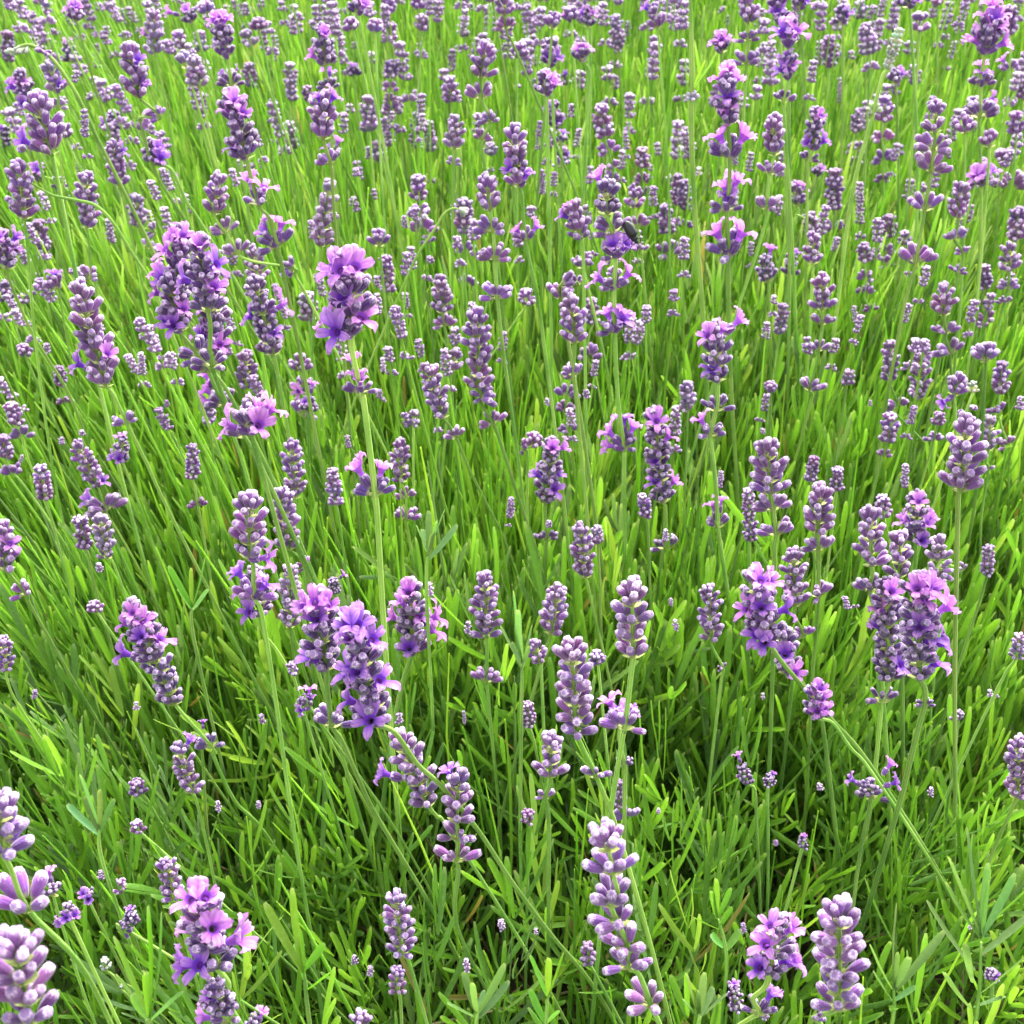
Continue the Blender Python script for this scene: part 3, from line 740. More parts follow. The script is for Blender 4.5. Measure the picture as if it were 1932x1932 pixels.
# ------------------------------------------------------------------ foliage: leaves of the bushes, one mass nobody could count
def leaf_block(base, d, L, W, bend, roll, colr, rows=5):
    """base (n,3), d unit (n,3), arrays; returns V,quads,colors"""
    n = len(base)
    up = np.tile(np.array([0, 0, 1.0]), (n, 1))
    s0 = np.cross(d, up)
    s0 /= np.linalg.norm(s0, axis=1)[:, None] + 1e-9
    n0 = np.cross(s0, d)
    side = s0 * np.cos(roll)[:, None] + n0 * np.sin(roll)[:, None]
    nor = np.cross(side, d)
    if rows == 5:
        ts, ws = [0, .28, .62, .90, 1.0], [.45, .82, 1.0, .86, .40]
    else:
        ts, ws = [0, .5, 1.0], [.55, 1.0, .3]
    cols = (-1, 0, 1) if rows == 5 else (-1, 1)
    nc, nr = len(cols), len(ts)
    V = np.zeros((n, nr, nc, 3))
    C = np.zeros((n, nr, nc, 3))
    for j, (t, w) in enumerate(zip(ts, ws)):
        p = base + d * (L * t)[:, None] + bend * (L * t * t)[:, None]
        for i, c in enumerate(cols):
            V[:, j, i] = p + side * (W * .5 * w * c)[:, None] + nor * (W * .5 * w * (0.42 * abs(c)))[:, None]
            pale = 1.0 + .30 * max(0, t - .8) * 5 * .5
            C[:, j, i] = colr * pale if j < nr - 1 else colr * .5 + np.array([.17, .22, .09])
    idx = np.arange(n * nr * nc).reshape(n, nr, nc)
    q = np.stack([idx[:, :-1, :-1], idx[:, :-1, 1:], idx[:, 1:, 1:], idx[:, 1:, :-1]], -1).reshape(-1, 4)
    return V.reshape(-1, 3), q, C.reshape(-1, 3)


GREENS = np.array([[.092, .225, .022], [.120, .275, .024], [.070, .170, .024], [.155, .320, .034], [.095, .178, .060], [.190, .325, .045]])
GP = np.array([.30, .28, .16, .12, .09, .05])


def bed_noise(x, y):
    return (np.sin(x * 9.1 + 1.3) * np.cos(y * 7.7 + .4) + .6 * np.sin(x * 21 + y * 13) + .5 * np.cos(y * 25 - x * 17)) / 2.1


def scatter(n, y0, y1, margin=.30):
    y = rng.uniform(y0, y1, n * 2)
    hw = margin + .44 * y
    keep = rng.random(n * 2) < hw / hw.max()
    y = y[keep][:n]
    x = rng.uniform(-1, 1, len(y)) * (margin + .44 * y)
    return x, y


def lean_vec(x, y):
    u = x / (0.12 + 0.38 * np.maximum(y, .2))
    return -0.27 * np.maximum(0, -u - 0.05) + 0.10 * np.maximum(0, u - 0.3)


VV, QQ, CC, off = [], [], [], 0


def push(V, q, C):
    global off
    VV.append(V); QQ.append(q + off); CC.append(C)
    off += len(V)


def shoots(n, y0, y1, pairs, zlo, zhi, Lr, Wr, tilt, rows=5, slen=(.09, .17)):
    x, y = scatter(n, y0, y1)
    n = len(x)
    z = rng.uniform(zlo, zhi, n) + .035 * bed_noise(x, y)
    ln = lean_vec(x, y)
    ax = np.stack([ln + rng.normal(0, tilt, n), rng.normal(-.02, tilt, n), np.ones(n)], 1)
    ax /= np.linalg.norm(ax, axis=1)[:, None]
    S = rng.uniform(*slen, n)
    top = np.stack([x, y, z], 1)
    sh_c = GREENS[rng.choice(len(GREENS), n, p=GP)]
    r1 = np.cross(ax, np.array([1.0, .2, 0]))
    r1 /= np.linalg.norm(r1, axis=1)[:, None]
    r2 = np.cross(ax, r1)
    az0 = rng.uniform(0, 6.28, n)
    for k in range(pairs):
        f = k / max(1, pairs - 1)
        node = top - ax * (S * (1 - f))[:, None]
        for sd in (0, 1):
            az = az0 + k * 1.57 + sd * math.pi + rng.normal(0, .3, n)
            open_ = np.radians(rng.uniform(30, 62, n) * (1 - f) + rng.uniform(4, 26, n) * f)
            rad = r1 * np.cos(az)[:, None] + r2 * np.sin(az)[:, None]
            d = ax * np.cos(open_)[:, None] + rad * np.sin(open_)[:, None]
            L = rng.uniform(*Lr, n) * (.75 + .25 * np.sin(math.pi * min(1, f + .25)))
            W = rng.uniform(*Wr, n)
            bend = ax * rng.uniform(.0, .35, n)[:, None] - rad * .08 + rng.normal(0, .05, (n, 3))
            c = sh_c * rng.uniform(.75, 1.25, (n, 1))
            old = rng.random(n) < .035 * (1 - f)
            c[old] = np.array([.24, .20, .06])
            push(*leaf_block(node, d, L, W, bend, rng.uniform(0, 6.28, n), c, rows))


def stalks(n, y0, y1, zlo, zhi, r0, nseg=4, zb=(.03, .10), wild=0.0):
    x, y = scatter(n, y0, y1)
    n = len(x)
    zt = rng.uniform(zlo, zhi, n) + .03 * bed_noise(x, y)
    z0 = rng.uniform(*zb, n)
    ln = lean_vec(x, y) + rng.normal(0, .09 + wild, n)
    ly = rng.normal(-.02, .10 + wild, n)
    cx, cy = rng.normal(0, .06, n), rng.normal(0, .06, n)
    rows = 6
    V = np.zeros((n, rows, nseg, 3))
    C = np.zeros((n, rows, nseg, 3))
    c = GREENS[rng.choice(len(GREENS), n, p=GP)] * rng.uniform(.9, 1.45, (n, 1)) * np.array([1.75, 1.45, 1.5])
    if wild:
        c = np.array([[.20, .15, .07]]) * rng.uniform(.5, 1.5, (n, 1)) * rng.uniform(.9, 1.1, (n, 3))
    r = rng.uniform(.75, 1.15, n) * r0
    for j in range(rows):
        t = j / (rows - 1)
        h = (zt - z0) * t
        p = np.stack([x + ln * (h - (zt - z0)) + cx * (zt - z0) * t * (1 - t) * 2, y + ly * (h - (zt - z0)) + cy * (zt - z0) * t * (1 - t) * 2, z0 + h], 1)
        rr = r * (1.0 if j < rows - 1 else .45)
        for i in range(nseg):
            a = 2 * math.pi * i / nseg + .6
            V[:, j, i] = p + np.stack([rr * math.cos(a), rr * math.sin(a), np.zeros(n)], 1)
            C[:, j, i] = c
    idx = np.arange(n * rows * nseg).reshape(n, rows, nseg)
    nx = np.roll(idx, -1, axis=2)
    q = np.stack([idx[:, :-1], nx[:, :-1], nx[:, 1:], idx[:, 1:]], -1).reshape(-1, 4)
    push(V.reshape(-1, 3), q, C.reshape(-1, 3))


# near bushes: open, tangled, dark gaps between
shoots(1500, .12, .80, 7, .20, .35, (.030, .052), (.0026, .0042), .30)
shoots(2200, .70, 1.25, 6, .19, .345, (.038, .072), (.0034, .0056), .15)
shoots(1300, .15, 1.25, 5, .08, .24, (.030, .055), (.0026, .0042), .5)
shoots(3600, 1.2, 2.2, 5, .22, .40, (.045, .080), (.0036, .0060), .11, rows=3)
shoots(3600, 2.1, 3.6, 4, .25, .43, (.045, .080), (.0035, .0060), .13, rows=3)
stalks(520, .35, .85, .24, .38, .0010)
stalks(1700, .75, 1.3, .28, .44, .0012)
stalks(3800, 1.2, 2.3, .32, .50, .0015)
stalks(2600, 2.2, 3.6, .36, .54, .0018)
stalks(420, .3, 1.4, .10, .27, .0011, zb=(.0, .06), wild=.9)      # dry twigs low in the bushes
foliage = link("lavender_foliage", big_mesh("lavender_foliage", np.vstack(VV), np.vstack(QQ), [M_LEAF], np.vstack(CC)))
tag(foliage, "dense bright green lavender leaves and bare stalks filling the bed", None, None, "stuff")

# ------------------------------------------------------------------ flower spikes
COLS = {'c': (0.150, 0.052, 0.205), 'd': (0.062, 0.020, 0.122), 'g': (0.180, 0.108, 0.235), 'n': (0.33, 0.42, 0.24)}


def jit(c, s=.10):
    k = random.uniform(1 - 2 * s, 1 + 2 * s)
    return tuple(min(1, max(0, x * k * random.uniform(1 - s, 1 + s))) for x in c) + (1.0,)


def frame_to(d, roll):
    z = d.normalized()
    x = Vector((1, 0, 0)) if abs(z.x) < .9 else Vector((0, 1, 0))
    x = (x - z * x.dot(z)).normalized()
    y = z.cross(x)
    m = Matrix((x, y, z)).transposed()
    return m @ Matrix.Rotation(roll, 3, 'Z')


def frame_up(d, up):
    z = d.normalized()
    y = (up - z * up.dot(z))
    if y.length < 1e-3:
        y = Vector((0, 1, 0.1)) - z * Vector((0, 1, 0.1)).dot(z)
    y.normalize()
    return Matrix((y.cross(z), y, z)).transposed()


def m4(rot, loc, s):
    m = rot.to_4x4()
    m = Matrix.Translation(loc) @ m @ Matrix.Diagonal((s[0], s[1], s[2], 1))
    return m


def whorl_buds(kind_, first, last, rw, dense=False):
    """list of (azimuth, elevation) for one whorl: head tiers are full rings, separate whorls two opposed clusters"""
    out = []
    if kind_ in ('tier', 'ring'):
        n = random.choice((8, 9, 10)) if dense else random.choice((6, 6, 7))
        a0 = random.uniform(0, 6.28)
        for i in range(n):
            out.append((a0 + 6.283 * i / n + random.uniform(-.22, .22), math.radians(random.uniform(34, 68) + (8 if first else 0))))
        if first:
            for i in range(5 if dense else 4):
                out.append((a0 + .4 + 1.35 * i + random.uniform(-.3, .3), math.radians(random.uniform(54, 76))))
            out.append((random.uniform(0, 6), math.radians(88)))
    else:
        a0 = random.uniform(-.55, .55)
        for s in (0, math.pi):
            for k in range(random.choice((3, 4, 4))):
                out.append((a0 + s + random.uniform(-.85, .85), math.radians((18, 42, 64, 50)[k] + random.uniform(-10, 10))))
    return out


def stem_mesh(path, r, nseg, flute, mat, per=5):
    P = catmull(path, per)
    n = len(P)
    rad = [r * min(1.0, .55 + .45 * (j / max(1, n * .30))) for j in range(n)]
    V, U, F = tube(P, rad, nseg, flute)
    return V, U, F, P


def parse(s, n):
    return [tuple(float(v) for v in e.split()[:n]) for e in s.split(',') if e.strip()]


def parse_b(s):
    t = s.split()
    return [(t[i][0], float(t[i][1:]), float(t[i + 1])) for i in range(0, len(t), 2)]


REC = []          # for the labels
n_bud = n_blossom = 0
beetle_host = None
_ws = sorted((e[5] for e in S), reverse=True)
W_MIN = _ws[min(300, len(_ws) - 1)]
SMALL = []        # the smallest ones, past three hundred, join the far mass
for entry in S:
    r, xt, yt, xb, yb, w, typ, bl, ex, st, lab = entry
    if w < 10:
        continue
    top, bot = full(r, xt, yt), full(r, xb, yb)
    W = w / K
    rw = .0250 if typ == 'd' else .0105 if typ == 'n' else .0210
    t = FPX * rw / W
    X, Y = (top[0] + bot[0]) / 2, (top[1] + bot[1]) / 2
    dz = ray(X, Y).z
    low = Y > 1300 and w < 125
    zmin, zmax = (.37 if low else .44), .66
    t = min(max(t, (CAM_H - zmax) / -dz), (CAM_H - zmin) / -dz)
    rw = W * t / FPX
    y0 = t * ray(X, Y).y
    # whorl nodes in picture space
    ax = (bot[0] - top[0], bot[1] - top[1])
    ln = math.hypot(*ax) or 1e-3
    ux, uy = ax[0] / ln, ax[1] / ln
    s0, s1 = .36 * W, ln - .10 * W
    nodes = []
    if s1 <= s0 + .15 * W:
        nodes.append((bot[0] - ux * .10 * W, bot[1] - uy * .10 * W, W, 'tier'))
    else:
        nt_ = max(2, int(round((s1 - s0) / ((.29 if typ == 'd' else .31) * W))) + 1)
        for i in range(nt_):
            s = s0 + (s1 - s0) * i / (nt_ - 1)
            f = i / (nt_ - 1)
            nodes.append((top[0] + ux * s, top[1] + uy * s, W * (.90 + .10 * min(1, f * 2)), 'tier'))
    for e in parse(ex, 3):
        p = full(r, e[0], e[1])
        we = (e[2] if len(e) > 2 else w * .8) / K
        nodes.append((p[0], p[1] + .12 * we, we, 'ring' if we > .93 * W and W > 85 else 'sep'))
    nodes.sort(key=lambda n_: n_[1])
    pts = [on_plane(nodes[0][0] - ux * .12 * W, nodes[0][1] - uy * .12 * W, y0)]
    npos = [on_plane(n_[0], n_[1], y0) for n_ in nodes]
    allp = [(n_[1], p) for n_, p in zip(nodes, npos)]
    lastY = nodes[-1][1]
    spx = [full(r, *e) for e in parse(st, 2)]
    for (sx, sy) in spx:
        q = on_plane(sx, sy, y0)
        q = on_plane(sx, sy, y0 + .10 * max(0.0, npos[-1].z - q.z))
        if all(abs(sy - a[0]) > .10 * W for a in allp) and q.z > .08:
            allp.append((sy, q))
    allp.sort(key=lambda a: a[0])
    pts += [a[1] for a in allp]
    # carry the stem down into the bush
    p = pts[-1].copy()
    d_last = (pts[-1] - pts[-2])
    slope = d_last.x / min(d_last.z, -1e-4) if d_last.z < -1e-4 else 0.0
    slope = max(-1.2, min(1.2, slope))
    target = lean_at(p.x, p.y)
    have = len(spx) > 0
    ky = random.uniform(-.10, .16)
    step = max(.05, (p.z - .04) / 4)
    while p.z > .06:
        slope = slope * (.85 if have else .6) + target * (.15 if have else .4)
        dzs = min(step, p.z - .03)
        p = p + Vector((-slope * dzs, ky * dzs, -dzs))
        pts.append(p)
    if w <= W_MIN and not lab:
        for j, (nx, ny, wn, nk) in enumerate(nodes):
            rwn = wn * t / FPX
            for az, el in whorl_buds(nk, j == 0, False, rwn):
                d = Vector((math.cos(az) * math.cos(el), math.sin(az) * math.cos(el), math.sin(el)))
                SMALL.append(np.array(m4(frame_to(d, random.uniform(0, 6)), npos[j] + d * .10 * rwn, (.37 * rwn,) * 3)))
        continue
    # build
    detailed = W >= 41
    zb = pts[-1]
    root = bpy.data.objects.new("lavender_spike", None)
    col.objects.link(root)
    root.empty_display_size = .02
    root.location = zb
    sr = .00125 * max(.75, min(1.25, rw / .021)) if 'unopened spike on' not in lab else .00165
    loc = [q - zb for q in pts]
    V, U, F, P = stem_mesh(loc, sr, 8 if detailed else 5, .20 if detailed else 0, None, 5 if detailed else 3)
    smat = M_STEMPALE if (typ == 'n' or random.random() < .28) else M_STEM
    link("stem", mesh_from("stem", V, F, [smat], uvs=U), root)
    blossoms = [(k_, full(r, bx, by)) for k_, bx, by in parse_b(bl)]
    per_node = [[] for _ in nodes]
    for k_, (bx, by) in blossoms:
        j = min(range(len(nodes)), key=lambda i: abs(nodes[i][1] - (by + .30 * W)) + .3 * abs(nodes[i][0] - bx))
        per_node[j].append((k_, bx, by))
    Uv = Vector((0, SP, CP))
    Fv = Vector((0, CP, -SP))
    for j, (nx, ny, wn, nk) in enumerate(nodes):
        pos = npos[j]
        up_ = (pts[j] - npos[j]) if j == 0 else (npos[j - 1] - npos[j])
        a = up_.normalized()
        rr = (Vector((1, 0, 0)) - a * a.x).normalized()
        ff = rr.cross(a)
        if ff.y > 0:
            ff = -ff
        rwn = wn * t / FPX
        Lb = (.39 if typ == 'd' else .475) * rwn
        dirs = []
        bd = []
        for k_, bx, by in per_node[j]:
            dx, dy = (bx - nx) * t / FPX, (ny - by) * t / FPX
            q2 = (.56 * rwn) ** 2 - dx * dx - dy * dy
            v = Vector((dx, 0, 0)) + Uv * dy - Fv * math.sqrt(max(q2, (.12 * rwn) ** 2))
            bd.append((k_, v))
        for az, el in whorl_buds(nk, j == 0, j == len(nodes) - 1, rwn, typ == 'd'):
            d = rr * (math.cos(az) * math.cos(el)) + ff * (math.sin(az) * math.cos(el)) + a * math.sin(el)
            if any(d.angle(v) < .42 for _, v in bd):
                continue
            dirs.append(d)
        ped = .175 * rwn
        if typ == 'n':
            Lb *= .8
        base_c = tuple(c * random.uniform(.85, 1.2) for c in COLS[typ])
        if detailed:
            nV, nU, nF = [], [], []
            for d in dirs + [v.normalized() for _, v in bd]:
                tv, tu, tf = tube([Vector((0, 0, 0)), d * (ped + .1 * Lb)], [.0005, .0004], 4)
                o_ = len(nV)
                nV += tv; nU += tu
                nF += [tuple(i + o_ for i in f) for f in tf]
            for sgn in (-1, 1):
                dd = (rr * sgn + ff * random.uniform(-.4, .4)).normalized()
                sd = dd.cross(a).normalized()
                o_ = len(nV)
                l_ = rwn * .22
                nV += [sd * (-l_ * .35), sd * (l_ * .35), dd * l_ * .6 + sd * l_ * .4 + a * l_ * .25, dd * l_ * .6 - sd * l_ * .4 + a * l_ * .25, dd * l_ * 1.15 + a * l_ * .45]
                nU += [(0, 0)] * 5
                nF += [(o_, o_ + 1, o_ + 2, o_ + 3), (o_ + 3, o_ + 2, o_ + 4)]
            wh = link("whorl", mesh_from("whorl", nV, nF, [M_NODE], uvs=nU), root, pos - zb)
            for d in dirs:
                up = max(0.0, d.dot(a) - .80)
                L_ = Lb * random.uniform(.84, 1.10) * (.93 if up else 1)
                b = link("bud", BUD_ME[random.randrange(4)], wh)
                rot = frame_to(d, random.uniform(0, 6.28))
                b.matrix_basis = m4(rot, d * ped + (a * rwn * (.04 + .8 * up) if j == 0 and up else Vector((0, 0, 0))), (L_, L_, L_))
                b.color = jit(base_c)
                n_bud += 1
        else:
            wh = link("whorl", merge_buds([np.array(m4(frame_to(d, random.uniform(0, 6)), d * ped, (Lb,) * 3)) for d in dirs] or [np.eye(4) * .001], "whorl"), root, pos - zb)
            wh.color = jit(base_c)
        for k_, v in bd:
            L_ = min(v.length, .62 * rwn) * random.uniform(1.0, 1.2)
            b = link("blossom", BLOSSOM_ME[random.randrange(6)], wh)
            dv = v.normalized()
            b.matrix_basis = m4(frame_up(dv, a + Vector((0, 0, .3))), v - dv * L_ + dv * .05 * L_, (L_, L_, L_))
            b.color = jit((.52, .155, .58) if k_ == 'p' else (.22, .055, .47), .07)  # pink paints in the sky-lit look of a corolla, violet the shaded look
            n_blossom += 1
    if 'black beetle sits' in lab:
        beetle_host = (y0, t)
    nsep = sum(1 for n_ in nodes if n_[3] != 'tier')
    REC.append(dict(root=root, X=X, Y=Y, W=W, typ=typ, np=sum(1 for b in blossoms if b[0] == 'p'), nv=sum(1 for b in blossoms if b[0] == 'v'), sep=nsep, long=ln / W, lab=lab))
print("spikes", len(REC), "buds", n_bud, "blossoms", n_blossom)

# ------------------------------------------------------------------ far flower spikes between and beyond the surveyed ones: too many and small to count
FAR_STEMS = []


def far_spikes(n, y0, y1, zlo, zhi, margin, rwr):
    x, y = scatter(n, y0, y1, margin)
    mats = []
    cols_ = []
    for xi, yi in zip(x, y):
        zt = random.uniform(zlo, zhi)
        ln = float(lean_at(xi, yi)) + random.gauss(0, .08)
        a = Vector((ln, random.gauss(0, .08), 1)).normalized()
        rw = random.uniform(*rwr)
        c0 = random.choice(((.2, .1, .3), (.2, .1, .3), (.2, .1, .3), (.2, .1, .3)))
        FAR_STEMS.append((xi, yi, zt, ln))
        tiers = random.choice((2, 3, 4, 4, 5))
        hs = [-.32 * rw * k for k in range(tiers)]
        if random.random() < .6:
            hs.append(hs[-1] - rw * random.uniform(.7, 1.1))
        for j, h in enumerate(hs):
            for az, el in whorl_buds('tier' if j < tiers else 'sep', j == 0, False, rw):
                d = Vector((math.cos(az) * math.cos(el), math.sin(az) * math.cos(el), math.sin(el) + ln * .3)).normalized()
                mats.append(np.array(m4(frame_to(d, random.uniform(0, 6)), Vector((xi, yi, zt)) + a * h + d * .09 * rw, (.345 * rw,) * 3)))
    return mats


T6 = bud_template(5, [(0.0, .08), (.50, .27), (.90, .19)])
fm = SMALL + far_spikes(1150, 1.45, 3.3, .46, .66, .18, (.018, .029)) + far_spikes(170, .85, 1.5, .42, .54, .1, (.011, .018))
bV, bU = np.asarray(T6[0]), np.asarray(T6[1])
quads = np.asarray([f if len(f) == 4 else (f[0], f[1], f[2], f[2]) for f in T6[2]])
tri = [f for f in T6[2]]
Ms = np.stack(fm)
allV = (np.einsum('nij,vj->nvi', Ms[:, :3, :3], bV) + Ms[:, None, :3, 3]).reshape(-1, 3)
me = bpy.data.meshes.new("far_spikes")
nb, nv = len(fm), len(bV)
f4 = np.asarray([f for f in T6[2] if len(f) == 4]); f3 = np.asarray([f for f in T6[2] if len(f) == 3])
o_ = (np.arange(nb) * nv)[:, None, None]
i4, i3 = (f4[None] + o_).reshape(-1, 4), (f3[None] + o_).reshape(-1, 3)
loops = np.concatenate([i4.ravel(), i3.ravel()])
me.vertices.add(len(allV)); me.vertices.foreach_set("co", allV.astype(np.float32).ravel())
me.loops.add(len(loops)); me.loops.foreach_set("vertex_index", loops.astype(np.int32))
me.polygons.add(len(i4) + len(i3))
me.polygons.foreach_set("loop_start", np.concatenate([np.arange(len(i4)) * 4, len(i4) * 4 + np.arange(len(i3)) * 3]).astype(np.int32))
me.polygons.foreach_set("use_smooth", np.ones(len(i4) + len(i3), dtype=bool))
lay = me.uv_layers.new(name="UVMap")
lay.data.foreach_set("uv", np.tile(bU, (nb, 1))[loops].astype(np.float32).ravel())
me.materials.append(M_BUD)
me.update(calc_edges=True)
far = link("distant_lavender_spikes", me)
far.color = (.185, .095, .24, 1)
ns_ = len(FAR_STEMS)
fs = np.array(FAR_STEMS)
sv = np.zeros((ns_, 4, 4, 3))
bow_ = rng.normal(0, .02, (ns_, 2))
for j, tt in enumerate((0, .33, .67, 1.0)):
    dz_ = (fs[:, 2] - .06) * tt
    for i in range(4):
        a_ = 1.57 * i + .6
        sv[:, j, i] = np.stack([fs[:, 0] - fs[:, 3] * dz_ + bow_[:, 0] * tt * tt + .0011 * math.cos(a_), fs[:, 1] + bow_[:, 1] * tt + .0011 * math.sin(a_), fs[:, 2] - dz_ - .004], 1)
ix = np.arange(ns_ * 16).reshape(ns_, 4, 4)
nx_ = np.roll(ix, -1, axis=2)
sq = np.stack([ix[:, :-1], nx_[:, :-1], nx_[:, 1:], ix[:, 1:]], -1).reshape(-1, 4)
sc_ = np.repeat(np.array([[.24, .42, .06]]) * rng.uniform(.75, 1.3, (ns_, 1)), 16, axis=0)
stems = link("distant_lavender_stems", big_mesh("distant_lavender_stems", sv.reshape(-1, 3), sq, [M_LEAF], sc_))
tag(stems, "pale green stems under the small far lavender spikes", None, None, "stuff")
tag(far, "haze of small mauve lavender spikes across the far part of the bed", None, None, "stuff")

# ------------------------------------------------------------------ arching and leafy stalks
def path_thing(name, label, cat, px, t, r, mat, group=None):
    d0 = ray(*px[0])
    P = [at_depth(px[0][0], px[0][1], t)]
    y0 = P[0].y
    P += [on_plane(x, y, y0) for x, y in px[1:]]
    p = P[-1]
    while p.z > .06:
        dz = min(.08, p.z - .03)
        sl = max(-1.0, min(1.0, (P[-1].x - P[-2].x) / max(.02, P[-2].z - P[-1].z)))
        p = p + Vector((sl * .9 * dz, .05 * dz, -dz))
        P.append(p)
    root = bpy.data.objects.new(name, None)
    col.objects.link(root)
    root.empty_display_size = .02
    root.location = P[-1]
    loc = [q - P[-1] for q in P]
    C = catmull(loc, 6)
    rad = [r * min(1, .5 + 3.0 * j / len(C)) for j in range(len(C))]
    V, U, F = tube(C, rad, 8, .18)
    link("stem", mesh_from("stem", V, F, [mat], uvs=U), root)
    tag(root, label, cat, group)
    return root, loc, y0


def add_bud(root, pos, d, L, c):
    b = link("bud", BUD_ME[random.randrange(4)], root)
    b.matrix_basis = m4(frame_to(d, random.uniform(0, 6)), pos, (L, L, L))
    b.color = jit(c)


def leaf_obj(root, p, q, width, colr, bendv, name="leaf"):
    d = (q - p)
    L = d.length
    dn = d.normalized()
    V, quads, C = leaf_block(np.array([p]), np.array([dn]), np.array([L]), np.array([width]), np.array([bendv]), np.array([random.uniform(-.7, .7)]), np.array([colr]))
    c4 = np.ones((len(C), 4)); c4[:, :3] = C
    return link(name, mesh_from("leaf", V, [tuple(f) for f in quads], [M_LEAF], colors=c4), root)


arch, loc, _y = path_thing("drooping_stalk", "pale green stalk arching over to a nodding budded tip, top left corner", "lavender stalk",
                  [full(1, *p) for p in ((70, 300), (105, 268), (170, 255), (245, 295), (310, 350), (385, 455), (460, 585), (545, 770), (650, 980))], 1.05, .0016, M_STEMPALE)
for i in range(9):
    p = loc[0].lerp(loc[2], i / 9)
    add_bud(arch, p, Vector((random.uniform(-1, .4), random.uniform(-.6, .6), random.uniform(-.6, .5))), .0075, COLS['n'])
for i in range(5):
    add_bud(arch, loc[3], Vector((random.uniform(-1, 1), random.uniform(-.8, .3), random.uniform(-.3, 1))), .007, COLS['c'])
path_thing("drooping_stalk", "smooth yellow-green stalk curving down in a long bow beside the tight upper left cluster", "lavender stalk",
           [full(1, *p) for p in ((170, 1030), (290, 1100), (420, 1130), (540, 1162), (640, 1260), (740, 1420), (850, 1590), (920, 1760))], .86, .0014, M_STEMPALE)
bow, loc, _y = path_thing("drooping_stalk", "short pale stalk with a hooked woolly tip left of the neat four-whorled spike", "lavender stalk",
                 [full(2, *p) for p in ((665, 1180), (620, 1180), (575, 1215), (530, 1290), (440, 1425), (370, 1570))], .95, .0010, M_STEMPALE)
for i in range(4):
    add_bud(bow, loc[0], Vector((random.uniform(0, 1), random.uniform(-.6, .6), random.uniform(-.6, .3))), .008, COLS['n'])
tall, loc, _y = path_thing("tall_stalk", "tall upright yellow-green stalk with one pair of slim leaves near the stately spike", "lavender stalk",
                  [full(3, *p) for p in ((44, -60), (50, 150), (54, 380), (50, 570), (56, 900), (75, 1250), (110, 1700))], .98, .0021, M_STEMPALE)
for tip, wd in (((168, 355), .0042), ((125, 350), .003), ((20, 420), .003)):
    leaf_obj(tall, loc[3] + Vector((0, 0, .006)), on_plane(*full(3, *tip), _y) - tall.location, wd, (.20, .40, .035), (.02, -.05, .04))
for i in range(8):
    add_bud(tall, loc[3] + Vector((0, 0, .002)), Vector((random.uniform(-1, 1), random.uniform(-.8, .2), random.uniform(0, .9))), .007, (.30, .30, .34))

